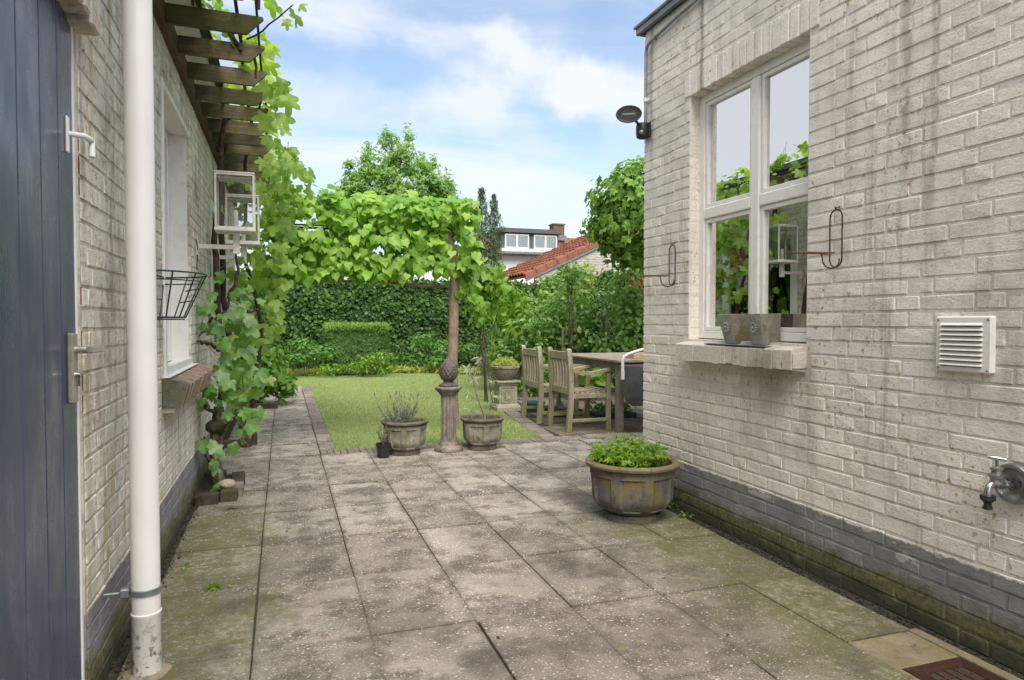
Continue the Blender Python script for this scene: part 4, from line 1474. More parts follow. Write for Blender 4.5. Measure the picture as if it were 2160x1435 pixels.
while y < 4.80:
    w_ = rnd.uniform(.044, .052)
    q = rnd.gauss(0, .003)
    mk('sill_brick', MB().prism([(-.548, .735), (-.462 + q, .728 + q), (-.432 + q, .832 + q), (-.440 + q, .838 + q), (-.548, .868)], 'y', y, y + w_), M['block'] if k == 0 else M['sill_brick'], sl)
    y += w_ + rnd.uniform(.005, .009)
    k += 1
mk('lead_strip', MB().box(-.562, -.515, 3.61, 4.79, .868, .872), M['white_paint'], lh)

# white glazed door further along, mostly behind the vine
gd = mk('garden_door', MB().box(-.60, -.545, 6.025, 6.13, .06, 2.14, .003).box(-.60, -.545, 7.24, 7.345, .06, 2.14, .003).box(-.60, -.545, 6.13, 7.24, 2.05, 2.14, .003).box(-.60, -.55, 6.13, 7.24, .06, .55, .003).box(-.60, -.55, 6.64, 6.72, .55, 2.05, .003), M['white_paint'], lh)
mk('pane', MB().box(-.58, -.576, 6.13, 6.64, .55, 2.05).box(-.58, -.576, 6.72, 7.24, .55, 2.05), M['glass_left'], gd)

# drainpipe
dp_ = empty('drainpipe', (-.425, 2.45, 0), 'white plastic drainpipe with mouldy foot between blue door and side window', 'drainpipe')
pxc, pyc, pr_ = -.428, 2.45, .0425
mk('pipe', MB().lathe([(pr_, .20), (pr_, 2.9)], 40, (pxc, pyc, 0)), M['pipe_white'], dp_, True)
mk('socket', MB().lathe([(pr_ + .0005, -.01), (pr_ + .001, .192), (pr_ + .0028, .195), (pr_ + .0028, .202), (pr_ + .0005, .204)], 40, (pxc, pyc, 0)), M['pipe_white'], dp_, 40)
m = MB().lathe([(pr_ + .001, .262), (pr_ + .0045, .264), (pr_ + .0035, .270), (pr_ + .0045, .281), (pr_ + .001, .283)], 40, (pxc, pyc, 0), close_top=False, close_bot=False)
mk('clamp', m, M['metal_grey'], dp_, 40)
mk('bracket', MB().box(-.50, -.472, 2.425, 2.455, .258, .288, .004).tube([(-.55, 2.44, .272), (-.50, 2.44, .272)], .005, 8), M['metal_grey'], dp_)
mk('drain_collar', MB().lathe([(.065, -.01), (.075, .004), (.055, .012), (.045, .012)], 24, (pxc, pyc, -.004), lambda a, r, z: r * (1 + .06 * math.sin(5 * a))), M['gutter_stone'], dp_, True)

# pergola slats on the wall, under the vine
pg = empty('wall_pergola', (-.3, 5.5, 2.6), 'mossy wooden slat pergola fixed along the eaves of the left house', 'pergola')
mk('beam', MB().box(-.5485, -.515, 1.2, 9.0, 2.535, 2.655, .004), M['beam_wood'], pg)
yy = 2.52
shp = None
while yy < 8.95:
    dz_ = rnd.gauss(0, .004)
    z0, z1 = 2.556 + dz_, 2.65 + dz_
    xe = -.078 + rnd.gauss(0, .006)
    m = MB()
    poly = [(-.514, z0), (xe - .085, z0), (xe - .075, z0 + .004), (xe, z1 - .01), (xe - .004, z1), (-.514, z1)]
    m.prism(poly, 'y', yy - .011, yy + .011)
    sk = rnd.gauss(0, .012)
    m.v = [(p[0], p[1] + sk * (p[0] + .5), p[2] - .02 * (p[0] + .5)) for p in m.v]
    mk('slat', m, M['slat_wood'], pg)
    yy += .385 + rnd.gauss(0, .008) if yy < 5.4 else .34

# wall lanterns
def lantern(y0, zb, label):
    r_ = empty('wall_lantern', (-.5, y0, zb), label, 'wall lantern', 'white lanterns on the left house')
    za = zb - .10
    mk('wall_plate', MB().box(-.547, -.538, y0 - .03, y0 + .03, za - .06, za + .05, .002), M['lamp_white'], r_)
    mk('arm', MB().bar((-.538, y0, za), (-.30, y0, za), .024, .030, b=.002), M['lamp_white'], r_)
    mk('post', MB().box(-.318, -.276, y0 - .018, y0 + .018, za - .045, zb - .001, .002), M['lamp_white'], r_)
    w, dp2, h = .125, .095, .385
    x0, x1, ya, yb = -.30 - w, -.30 + w, y0 - dp2, y0 + dp2
    mk('base_tray', MB().box(x0 - .004, x1 + .004, ya - .004, yb + .004, zb, zb + .022, .003), M['lamp_white'], r_)
    t = .013
    z0, z1 = zb + .0225, zb + h
    m = MB()
    for xx in (x0, x1 - t):
        for q in (ya, yb - t):
            m.box(xx, xx + t, q, q + t, z0, z1, .002)
    for q in (ya, yb - t):
        m.box(x0 + t, x1 - t, q, q + t, z1 - t, z1, .002).box(x0 + t, x1 - t, q, q + t, z0, z0 + t * .6)
    for xx in (x0, x1 - t):
        m.box(xx, xx + t, ya + t, yb - t, z1 - t, z1, .002).box(xx, xx + t, ya + t, yb - t, z0, z0 + t * .6)
    mk('frame', m, M['lamp_white'], r_)
    mk('roof', MB().box(x0 - .003, x1 + .003, ya - .003, yb + .003, z1 + .0005, z1 + .012, .003).box(x0 + .02, x1 - .02, ya + .02, yb - .02, z1 - .028, z1 - .014), M['lamp_white'], r_)
    for (a_, b_, c_, e_) in ((x0 + t, x1 - t, ya + .005, ya + .008), (x0 + t, x1 - t, yb - .008, yb - .005), (x0 + .005, x0 + .008, ya + t, yb - t), (x1 - .008, x1 - .005, ya + t, yb - t)):
        mk('pane', MB().box(a_, b_, c_, e_, z0 + t * .6, z1 - t), M['glass_lamp'], r_)
    mk('bulb_holder', MB().lathe([(.022, 0), (.022, .028), (.018, .030), (.018, .062), (.012, .066)], 20, (-.30, y0, zb + .022)), M['white_paint'], r_, 40)
    mk('bulb', MB().lathe([(.013, 0), (.016, .01), (.016, .052), (.010, .064), (.003, .068)], 18, (-.30, y0, zb + .088)), M['bulb'], r_, 50)
    mk('cable', MB().tube(wig((-.545, y0 - .03, za + .04), (-.543, y0 - .02, za - .16), 8, .012, y0), .0028, 6), M['wire_dark'], r_, True)


lantern(5.04, 1.745, 'white box lantern closer to the deep white window, whole glass box and bulb visible')
lantern(5.97, 1.755, 'white box lantern partly hidden behind the other one, beside the vine trunk')

# green wire half basket on the wall
bk = empty('wire_basket', (-.5, 3.45, 1.25), 'empty dark green wire wall basket beside the deep white window', 'wall basket')
bc = Vector((-.546, 3.42, 0))


def arc(rad, z, n=22, yr=1.0):
    return [(bc.x + rad * math.sin(PI * k / n), bc.y + rad * yr * math.cos(PI * k / n), z) for k in range(n + 1)]


mk('rim', MB().tube(arc(.215, 1.352, yr=1.25), .004, 8).tube(arc(.205, 1.318, yr=1.2), .003, 8).tube([(bc.x, bc.y - .27, 1.352), (bc.x, bc.y + .27, 1.352)], .004, 8), M['green_wire'], bk, True)
mk('base', MB().tube(arc(.125, 1.158, yr=1.1), .0038, 8).tube(arc(.12, 1.149, yr=1.1), .003, 8).tube([(bc.x, bc.y - .14, 1.158), (bc.x, bc.y + .14, 1.158)], .0038, 8), M['green_wire'], bk, True)
for k in range(7):
    a_ = PI * (k + .0) / 6
    mk('rib', MB().tube([(bc.x + .215 * math.sin(a_), bc.y + .215 * 1.25 * math.cos(a_), 1.352), (bc.x + .125 * math.sin(a_), bc.y + .125 * 1.1 * math.cos(a_), 1.155)], .0034, 6), M['green_wire'], bk, True)
mk('cross_wire', MB().tube([(bc.x + .185, bc.y + .02, 1.29), (bc.x + .10, bc.y + .22, 1.285)], .003, 6).tube([(bc.x + .16, bc.y + .02, 1.235), (bc.x + .08, bc.y + .2, 1.23)], .003, 6), M['green_wire'], bk, True)

# ================================================================== pots and stone ornaments
def octa(a, n=8, k=.5, ph=0.0):
    """rounded polygon factor: 1 on the corners, less on the flats"""
    s = 2 * PI / n
    q = ((a + ph) % s) - s / 2
    f = math.cos(s / 2) / math.cos(q)
    return 1 - k * (1 - f)


def panel_pot(name, loc, Rr, H, label, cat, body_mat, rim_mat, n=8, ph=0.0, pan=.6, soil=None, rim_h=.09, foot=.62, foot_mat=None, round_=.35, wall=.035, pd=.0095, hoop=True, group=None):
    r_ = empty(name, loc, label, cat, group)
    z1 = H * (1 - rim_h * 1.6)
    z0 = H * .12
    rb = Rr * .90
    prof = [(Rr * foot, H * .0), (Rr * foot * 1.02, H * .012), (Rr * foot * 1.0, z0 * .92), (Rr * foot * .97, z0)]
    body = []
    NS = 34
    for i in range(NS + 1):
        t = i / NS
        z = z0 + (z1 - z0) * t
        e = max(0.0, 1 - t / .42)
        rr = rb * (.94 + .06 * t) * (1 - (1 - foot * 1.06) * e ** 2.4)
        body.append((rr, z))
    ns = 2 * PI / n

    def fn(a, r, z):
        t = (z - z0) / (z1 - z0)
        f = octa(a, n, round_, ph)
        q = ((a + ph) % ns) - ns / 2
        inp = abs(q) < ns * .5 * pan and .13 < t < .86
        edge = abs(q) < ns * .5 * (pan + .10) and .10 < t < .885
        rr = r * f
        if inp: rr -= pd
        elif edge: rr += pd * .25
        rr += mnoise.noise((math.cos(a) * 3, math.sin(a) * 3, z * 12 + loc[0] * 9)) * Rr * .012
        return rr
    m = MB().lathe(body, 96, loc, fn, close_top=False, close_bot=True)
    mk('body', m, body_mat, r_, 25)
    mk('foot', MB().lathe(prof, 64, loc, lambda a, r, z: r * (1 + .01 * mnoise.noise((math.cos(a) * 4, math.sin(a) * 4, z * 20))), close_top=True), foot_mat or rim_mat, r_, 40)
    zi = H - .045
    rim = [(rb * 1.0, z1 - .001), (rb * 1.035, z1 + H * .012), (rb * 1.035, z1 + H * .03), (rb * 1.0, z1 + H * .04), (Rr * .985, H * (1 - rim_h)), (Rr, H * (1 - rim_h * .7)), (Rr, H - .012), (Rr - .012, H), (Rr - wall * .6, H), (Rr - wall, H - .012), (Rr - wall - .006, zi - .02)]
    mk('rim', MB().lathe(rim, 96, loc, lambda a, r, z: r * octa(a, n, round_ * .8, ph) + mnoise.noise((math.cos(a) * 9, math.sin(a) * 9, z * 40 + loc[1])) * .0035, close_top=False, close_bot=False), rim_mat, r_, 40)
    mk('soil', MB().lathe([(.001, zi + .0), (Rr * .4, zi + .006), (Rr - wall - .002, zi - .01)][::-1], 40, loc, lambda a, r, z: r * octa(a, n, round_ * .8, ph), close_bot=False), soil or M['soil'], r_, True)
    return r_, zi


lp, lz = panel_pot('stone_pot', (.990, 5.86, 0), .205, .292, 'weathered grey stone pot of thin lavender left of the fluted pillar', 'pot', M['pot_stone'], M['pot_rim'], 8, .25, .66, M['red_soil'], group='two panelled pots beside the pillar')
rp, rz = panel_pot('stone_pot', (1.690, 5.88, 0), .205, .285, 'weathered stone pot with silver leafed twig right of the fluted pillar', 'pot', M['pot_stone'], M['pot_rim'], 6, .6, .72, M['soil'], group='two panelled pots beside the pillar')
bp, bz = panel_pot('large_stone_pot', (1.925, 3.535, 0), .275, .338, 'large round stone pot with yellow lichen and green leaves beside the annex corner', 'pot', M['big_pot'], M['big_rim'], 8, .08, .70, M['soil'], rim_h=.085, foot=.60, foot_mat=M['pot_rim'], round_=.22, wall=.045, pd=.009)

pl = empty('garden_pillar', (1.378, 5.87, 0), 'fluted stone pillar with pineapple finial between the two panelled pots', 'pillar')
L0 = (1.378, 5.87, 0)
mk('base', MB().lathe([(.122, 0), (.126, .008), (.124, .028), (.112, .040), (.098, .046), (.088, .052), (.085, .07), (.078, .078), (.076, .10)], 64, L0, lambda a, r, z: r + mnoise.noise((math.cos(a) * 3, math.sin(a) * 3, z * 20)) * .002), M['pillar_stone'], pl, 40)


def flute(a, r, z):
    k = 10
    q = (a * k / (2 * PI)) % 1.0
    return r * octa(a, 10, .6) - (.0075 * max(0, math.sin(PI * (q - .14) / .72)) if .14 < q < .86 and .115 < z < .47 else 0)


mk('shaft', MB().lathe([(.074, .10)] + [(.0715 - .004 * t / 16, .112 + .372 * t / 16) for t in range(17)], 120, L0, flute, close_bot=False), M['pillar_stone'], pl, 30)
mk('capital', MB().lathe([(.068, .484), (.082, .498), (.090, .512), (.104, .528), (.118, .542), (.122, .550), (.122, .560), (.112, .566)], 64, L0, lambda a, r, z: r * octa(a, 8, .8) - (.004 if (a * 16 / PI) % 1 < .25 and z < .54 else 0)), M['pillar_stone'], pl, 35)


def pine(a, r, z):
    zz_ = (z - .645) * 62
    s = math.sin(a * 7 + zz_) * math.sin(a * 7 - zz_)
    w = max(0, min(1, (z - .645) / .03)) * max(0, min(1, (.822 - z) / .02))
    return r + (.0125 * abs(s) ** 1.3 - .003) * w + mnoise.noise((math.cos(a) * 6, math.sin(a) * 6, z * 40)) * .004 * w


fp = [(.083, .566), (.084, .578), (.076, .586), (.060, .592), (.045, .602), (.042, .614), (.048, .622), (.060, .630), (.068, .640)]
for t in range(1, 25):
    u = t / 24
    fp.append((max(.002, .068 + .012 * math.sin(PI * min(1, u * 1.3)) - .068 * max(0, (u - .25) / .75) ** 2.3), .640 + .185 * u))
mk('finial', MB().lathe(fp, 112, L0, pine), M['finial_stone'], pl, 'full')

# pedestal with bowl
PX, PY = 2.705, 8.33
pd_ = empty('stone_pedestal', (PX, PY, 0), 'square carved stone pedestal standing at the lawn edge under a planted bowl', 'pedestal')


def sq(prof):
    m = MB()
    for (h0, z0), (h1, z1) in zip(prof[:-1], prof[1:]):
        v = [(PX + sx_ * h, PY + sy_ * h, z) for h, z in ((h0, z0), (h1, z1)) for sx_, sy_ in ((-1, -1), (1, -1), (1, 1), (-1, 1))]
        f = [(0, 1, 5, 4), (1, 2, 6, 5), (2, 3, 7, 6), (3, 0, 4, 7)]
        m.add(v, f)
    h, z = prof[-1]
    m.add([(PX - h, PY - h, z), (PX + h, PY - h, z), (PX + h, PY + h, z), (PX - h, PY + h, z)], [(0, 1, 2, 3)])
    return m


mk('base', sq([(.160, 0), (.160, .05), (.152, .056), (.145, .075), (.125, .088), (.121, .095)]), M['pedestal_stone'], pd_)
mk('shaft', sq([(.120, .095), (.118, .32)]), M['pedestal_stone'], pd_)
mk('cap', sq([(.120, .32), (.130, .33), (.132, .342), (.142, .35), (.152, .362), (.155, .368), (.155, .385)]), M['pedestal_stone'], pd_)


def relief(side):
    m = MB()
    def P(u, v, o=.004):
        return (PX + u, PY - .119 - o, .205 + v) if side == 0 else (PX - .119 - o, PY - u, .205 + v)
    r_ = .0042
    for (uu, vv) in (((-.085, -.095), (.085, -.095)), ((.085, -.095), (.085, .095)), ((.085, .095), (-.085, .095)), ((-.085, .095), (-.085, -.095))):
        m.tube([P(*uu), P(*vv)], .005, 6)
    for s in (-1, 1):
        for (cu, cv, r0, turns, st) in ((.035, .035, .034, 1.5, 0), (.035, -.035, .034, 1.5, PI), (.05, 0, .022, 1.2, 1)):
            m.tube([P(s * (cu + r0 * (1 - t / 16) * math.cos(st + turns * 2 * PI * t / 16)), cv + r0 * (1 - t / 16) * math.sin(st + turns * 2 * PI * t / 16)) for t in range(16)], r_, 6)
    m.tube([P(0, -.08), P(0, .08)], .006, 6)
    mk('relief', m, M['pedestal_stone'], pd_, True)


relief(0); relief(1)
bw = empty('stone_bowl', (PX, PY, .385), 'round stone bowl with golden green plant on the carved pedestal', 'planter bowl')
bz0 = .386
mk('bowl', MB().lathe([(.085, 0), (.088, .012), (.10, .02), (.13, .05), (.155, .09), (.168, .135), (.172, .15), (.182, .155), (.184, .178), (.176, .184), (.165, .18), (.160, .165)], 72, (PX, PY, bz0), lambda a, r, z: r + (.004 * math.sin(a * 20) if z < .06 else 0) + mnoise.noise((math.cos(a) * 5, math.sin(a) * 5, z * 30)) * .003, close_top=False), M['bowl_stone'], bw, 40)
mk('soil', MB().lathe([(.162, .162), (.08, .172), (.001, .176)], 40, (PX, PY, bz0), close_bot=False), M['soil'], bw, True)

# ================================================================== wooden garden furniture
def chair(x0, y0, label, group='slatted wooden garden armchairs'):
    """back towards -x, seat towards +x; (x0, y0) is the near rear leg"""
    r_ = empty('garden_chair', (x0 + .22, y0 + .26, 0), label, 'chair', group)
    Wd = .52

    def curve(z):
        return -.012 + .028 * math.sin(PI * min(1, z / .86)) - .0 * z
    for yy in (y0, y0 + Wd):
        pts = [z * .84 / 12 for z in range(13)]
        m = MB()
        vs, fs = [], []
        for z in pts:
            c = x0 + curve(z)
            for (a_, b_) in ((-.025, -.0225), (.025, -.0225), (.025, .0225), (-.025, .0225)):
                vs.append((c + a_, yy + b_, z))
        for k, (zz_, s) in enumerate(((.853, .8), (.861, .45))):
            c = x0 + curve(.85)
            for (a_, b_) in ((-.025, -.0225), (.025, -.0225), (.025, .0225), (-.025, .0225)):
                vs.append((c + a_ * (.9 if k == 0 else .6), yy + b_ * s, zz_))
        N_ = len(vs) // 4
        for i in range(N_ - 1):
            for k in range(4):
                k2 = (k + 1) % 4
                fs.append((i * 4 + k, i * 4 + k2, i * 4 + 4 + k2, i * 4 + 4 + k))
        fs += [(3, 2, 1, 0), tuple((N_ - 1) * 4 + k for k in range(4))]
        m.add(vs, fs)
        mk('back_leg', m, M['teak'], r_)
    xr_ = x0 + curve(.8)
    mk('top_rail', MB().box(xr_ - .014, xr_ + .012, y0 + .022, y0 + Wd - .022, .745, .825, .004), M['teak'], r_)
    xl_ = x0 + curve(.43)
    mk('lower_rail', MB().box(xl_ - .015, xl_ + .012, y0 + .022, y0 + Wd - .022, .385, .455, .004), M['teak'], r_)
    for k in range(6):
        yy = y0 + .062 + (Wd - .124) * k / 5
        m = MB()
        N_ = 9
        vs, fs = [], []
        for i in range(N_):
            z = .454 + (.746 - .454) * i / (N_ - 1)
            c = x0 + curve(z) - .004 - .012 * math.sin(PI * i / (N_ - 1)) * -1
            for (a_, b_) in ((-.006, -.020), (.006, -.020), (.006, .020), (-.006, .020)):
                vs.append((c + a_, yy + b_, z))
        for i in range(N_ - 1):
            for q in range(4):
                q2 = (q + 1) % 4
                fs.append((i * 4 + q, i * 4 + q2, i * 4 + 4 + q2, i * 4 + 4 + q))
        m.add(vs, fs)
        mk('back_slat', m, M['teak'], r_)
    xf = x0 + .44
    for yy in (y0, y0 + Wd):
        mk('front_leg', MB().box(xf - .024, xf + .024, yy - .0225, yy + .0225, 0, .605, .004), M['teak'], r_)
        # wavy arm
        vs, fs = [], []
        N_ = 12
        for i in range(N_):
            t = i / (N_ - 1)
            xx = x0 + .02 + t * .50
            z = .630 + .020 * math.sin(t * 2 * PI * .9 + 2.4) + (.0 if t < .9 else -.006)
            hw = .026 + .008 * math.sin(PI * t)
            for (b_, c_) in ((-hw, -.024), (hw, -.024), (hw, .008), (-hw, .008)):
                vs.append((xx, yy + b_, z + c_))
        for i in range(N_ - 1):
            for q in range(4):
                q2 = (q + 1) % 4
                fs.append((i * 4 + q, i * 4 + q2, i * 4 + 4 + q2, i * 4 + 4 + q))
        fs += [(3, 2, 1, 0), tuple((N_ - 1) * 4 + q for q in range(4))]
        o = mk('arm', MB().add(vs, fs), M['teak'], r_)
        mk('side_rail', MB().box(x0 + .03, xf - .024, yy - .012, yy + .012, .345, .395, .003), M['teak'], r_)
        mk('stretcher', MB().box(x0 + .025, xf - .024, yy - .011, yy + .011, .10, .135, .003), M['teak'], r_)
    mk('front_rail', MB().box(xf - .012, xf + .012, y0 + .023, y0 + Wd - .023, .345, .395, .003), M['teak'], r_)
    for k in range(8):
        t = k / 7
        xx = x0 + .04 + t * .42
        z = .418 - .014 * math.sin(PI * t)
        mk('seat_slat', MB().box(xx - .0225, xx + .0225, y0 + .024, y0 + Wd - .024, z - .018, z, .003), M['teak'], r_)
    return r_


chair(2.778, 6.43, 'weathered wooden garden armchair closer to the annex corner, its curved arm in plain view')
chair(2.700, 7.08, 'weathered wooden garden armchair nearer the pedestal, partly hidden by the other chair')

tb = empty('garden_table', (3.75, 6.95, 0), 'weathered wooden garden table on the mossy terrace behind the annex', 'table')
TX0, TX1, TY0, TY1 = 3.20, 4.50, 6.20, 7.75
n_ = 12
for k in range(n_):
    a_ = TX0 + (TX1 - TX0) * k / n_
    mk('table_plank', MB().box(a_ + .003, a_ + (TX1 - TX0) / n_ - .003, TY0 + .06, TY1 - .06, .722, .745, .003), M['teak_table'], tb)
mk('border_plank', MB().box(TX0, TX1, TY0, TY0 + .058, .720, .746, .003), M['teak_table'], tb)
mk('border_plank', MB().box(TX0, TX1, TY1 - .058, TY1, .720, .746, .003), M['teak_table'], tb)
for (a_, b_) in ((TX0 + .08, TY0 + .10), (TX1 - .08, TY0 + .10), (TX0 + .08, TY1 - .10), (TX1 - .08, TY1 - .10)):
    mk('leg', MB().box(a_ - .035, a_ + .035, b_ - .035, b_ + .035, 0, .72, .005), M['teak_table'], tb)
mk('apron', MB().box(TX0 + .068, TX0 + .092, TY0 + .135, TY1 - .135, .63, .718, .002), M['teak_table'], tb)
mk('apron', MB().box(TX0 + .115, TX1 - .115, TY0 + .088, TY0 + .112, .63, .718, .002), M['teak_table'], tb)
mk('apron', MB().box(TX0 + .115, TX1 - .115, TY1 - .112, TY1 - .088, .63, .718, .002), M['teak_table'], tb)

bx = empty('cardboard_box', (3.62, 6.52, .746), 'low pale box lying on the wooden garden table', 'box')
mk('tray', MB().box(3.50, 3.74, 6.40, 6.62, .747, .752).box(3.50, 3.507, 6.40, 6.62, .752, .79).box(3.733, 3.74, 6.40, 6.62, .752, .79).box(3.507, 3.733, 6.40, 6.407, .752, .79).box(3.507, 3.733, 6.613, 6.62, .752, .79), M['box_cream'], bx)
mk('contents', MB().box(3.515, 3.72, 6.42, 6.60, .752, .774, .004), M['bag_white'], bx)
cl_ = empty('clay_pot', (3.73, 6.36, .746), 'small orange clay pot lying on its side on the garden table', 'pot')
q = MB().lathe([(.026, 0), (.038, .06), (.043, .062), (.043, .078), (.037, .078), (.034, .06), (.02, .006)], 24, (0, 0, 0))
mm_ = Matrix.Translation((3.73, 6.30, .80)) @ Matrix.Rotation(R(70), 4, 'Y') @ Matrix.Rotation(R(25), 4, 'X')
q.v = [tuple(mm_ @ Vector(p)) for p in q.v]
mn = min(p[2] for p in q.v)
q.v = [(p[0], p[1], p[2] - mn + .7465) for p in q.v]
mk('pot', q, M['clay'], cl_, 40)

# grey tub with a white bent tube behind the corner
wb = empty('wheelbarrow', (3.5, 5.95, 0), 'grey metal barrow tipped up on its nose, white bent tube handle, behind the annex corner', 'wheelbarrow')
sec = []
for (z, x0, x1, yd) in ((.295, 3.30, 3.78, .02), (.33, 3.235, 3.84, .05), (.42, 3.205, 3.87, .10), (.60, 3.185, 3.90, .15), (.70, 3.180, 3.90, .16)):
    n = 20
    ring = []
    for k in range(n):
        a_ = 2 * PI * k / n
        cx_ = (x0 + x1) / 2; rx_ = (x1 - x0) / 2
        ca, sa = math.cos(a_), math.sin(a_)
        ring.append(Vector((cx_ + rx_ * math.copysign(abs(ca) ** .45, ca), 6.05 + yd * math.copysign(abs(sa) ** .6, sa), z)))
    sec.append(ring)
mk('tub', loft(sec, True, False), M['tub_grey'], wb, 40)
mk('handle', MB().tube([(3.132, 5.95, .66), (3.132, 5.95, .765), (3.145, 5.95, .795), (3.20, 5.95, .822), (3.34, 5.95, .86), (3.75, 5.95, .90)], .0155, 12), M['tube_white'], wb, True)
mk('grip', MB().tube([(3.132, 5.95, .575), (3.132, 5.95, .661)], .0185, 12), M['curtain'], wb, True)
mk('leg', MB().tube([(3.45, 6.05, .0), (3.5, 6.05, .36)], .014, 10).tube([(3.75, 6.05, .0), (3.7, 6.05, .36)], .014, 10).tube([(3.7, 5.95, .88), (3.7, 6.02, .69)], .014, 10), M['dark_grey'], wb, True)

# things on the terrace under the table
tp_ = empty('plastic_pot', (3.0, 8.05, 0), 'low round teal plastic pot on the terrace behind the first chair legs', 'pot')
mk('pot', MB().lathe([(.105, 0), (.125, .10), (.128, .10), (.138, .105), (.138, .128), (.126, .128), (.118, .04)], 36, (3.0, 8.05, 0), close_top=False), M['teal_plastic'], tp_, 40)
mk('soil', MB().lathe([(.124, .10), (.001, .106)], 30, (3.0, 8.05, 0), close_bot=False), M['soil'], tp_, True)
cr = empty('crate', (3.22, 7.68, 0), 'low black crate on the terrace with a white bag in it', 'crate')
mk('crate_floor', MB().box(3.05, 3.42, 7.52, 7.84, 0, .012), M['black_plastic'], cr)
mk('crate_side', MB().box(3.05, 3.42, 7.52, 7.53, .012, .075).box(3.05, 3.42, 7.83, 7.84, .012, .075).box(3.05, 3.06, 7.53, 7.83, .012, .075).box(3.41, 3.42, 7.53, 7.83, .012, .075), M['black_plastic'], cr)
bg_ = MB().sphere((3.22, 7.68, .105), .125, 28, 16, (1, 1, .75), lambda a, r, z: r * (1.05 + .14 * mnoise.noise((math.cos(a) * 3, math.sin(a) * 3, z * 22)) + .06 * mnoise.noise((math.cos(a) * 9, math.sin(a) * 9, z * 50))))
mk('plastic_bag', bg_, M['bag_white'], None, True, label='crumpled white plastic bag sitting in the black crate', category='bag')
tr = empty('plant_tray', (3.72, 7.35, 0), 'dark green tray of seedlings on the terrace below the table', 'plant tray')
mk('tray', MB().box(3.50, 3.98, 7.2, 7.5, 0, .055, .006), M['green_tray'], tr)
sm = frames(np.stack([rng.uniform(3.52, 3.96, 260), rng.uniform(7.22, 7.48, 260), rng.uniform(.05, .15, 260)], 1), (0, -.4, 1), (0, 0, 1), .06, .6, .7)
foliage(tr, sm, 'oval_lo', M['leaf_mid'], rest='foliage')

# ================================================================== potted plants
def add_stems(root, name, segs, mat):
    """each stem a mesh of its own: segs = list of (points, radii)"""
    for pts, rr in segs:
        mk(name, MB().tube(pts, rr, 6), mat, root, True)


# lavender
lv = empty('lavender_plant', (.99, 5.86, lz), 'thin straggly lavender with grey stems and few purple heads in the left pot', 'plant')
segs, lm, fm, tips = [], [], [], []
for k in range(46):
    a_ = rnd.uniform(0, 2 * PI); r0 = rnd.uniform(0, .09)
    b0 = Vector((.99 + r0 * math.cos(a_) - .03, 5.86 + r0 * math.sin(a_), lz))
    sp = rnd.uniform(.03, .13)
    L = rnd.uniform(.10, .20)
    t0 = b0 + Vector((math.cos(a_) * sp - .01, math.sin(a_) * sp, L))
    segs.append((wig(b0, t0, 4, .012, k), taper(.0022, .0012, 5)))
    for q in range(18):
        u = rnd.uniform(.25, 1.05)
        p = b0.lerp(t0, u)
        lm.append((p, (t0 - b0).normalized() + Vector((rnd.gauss(0, .35), rnd.gauss(0, .35), 0))))
    if k % 2 == 0:
        t1 = t0 + Vector((rnd.gauss(0, .02), rnd.gauss(0, .02), rnd.uniform(.04, .14)))
        segs.append(([t0, t0.lerp(t1, .5) + Vector((.003, 0, 0)), t1], [.0011, .0009, .0007]))
        tips.append(t1)
add_stems(lv, 'stem', segs, M['stem_dry'])
foliage(lv, frames([p for p, _ in lm], (0, -1, .3), [t for _, t in lm], .028, .6, .2), 'needle', M['leaf_lav'], rest='foliage')
for t1 in tips:
    mk('flower_head', MB().lathe([(.0015, -.014), (.0048, -.008), (.0040, -.003), (.0048, .002), (.003, .008), (.0008, .012)], 8, t1), M['flower_lav'] if rnd.random() < .3 else M['leaf_lav'], lv, True)

# silver leafed twig
sv = empty('silver_shrub', (1.70, 5.88, rz), 'leggy shrub with narrow silver leaves in the right pot', 'plant')
a0, a1, a2, a3, a4 = Vector((1.715, 5.87, rz)), Vector((1.665, 5.865, .40)), Vector((1.605, 5.86, .62)), Vector((1.560, 5.86, .70)), Vector((1.655, 5.86, .78))
a5 = Vector((1.725, 5.85, .90))
mk('trunk', MB().tube([a0, Vector((1.70, 5.87, .32)), a1, Vector((1.632, 5.86, .50)), a2], [.011, .010, .009, .0085, .0075], 8), M['stem_grey'], sv, True)
mk('branch', MB().tube([a2, Vector((1.585, 5.86, .66)), a3], [.0065, .005, .004], 7), M['stem_grey'], sv, True)
mk('branch', MB().tube([a2, Vector((1.625, 5.86, .69)), a4], [.0065, .005, .004], 7), M['stem_grey'], sv, True)
mk('branch', MB().tube([Vector((1.64, 5.86, .73)), Vector((1.685, 5.85, .78)), Vector((1.71, 5.85, .84)), a5], [.0025, .002, .002, .0014], 6), M['stem_dry'], sv, True)
mk('branch', MB().tube([Vector((1.73, 5.88, rz)), Vector((1.775, 5.885, .38)), Vector((1.79, 5.89, .48)), Vector((1.79, 5.89, .58))], [.0035, .003, .0025, .002], 6), M['stem_dry'], sv, True)
mk('branch', MB().tube([Vector((1.655, 5.87, .46)), Vector((1.61, 5.86, .445)), Vector((1.575, 5.86, .48)), Vector((1.545, 5.86, .495))], [.0025, .002, .002, .001], 6), M['stem_dry'], sv, True)
sl_ = []
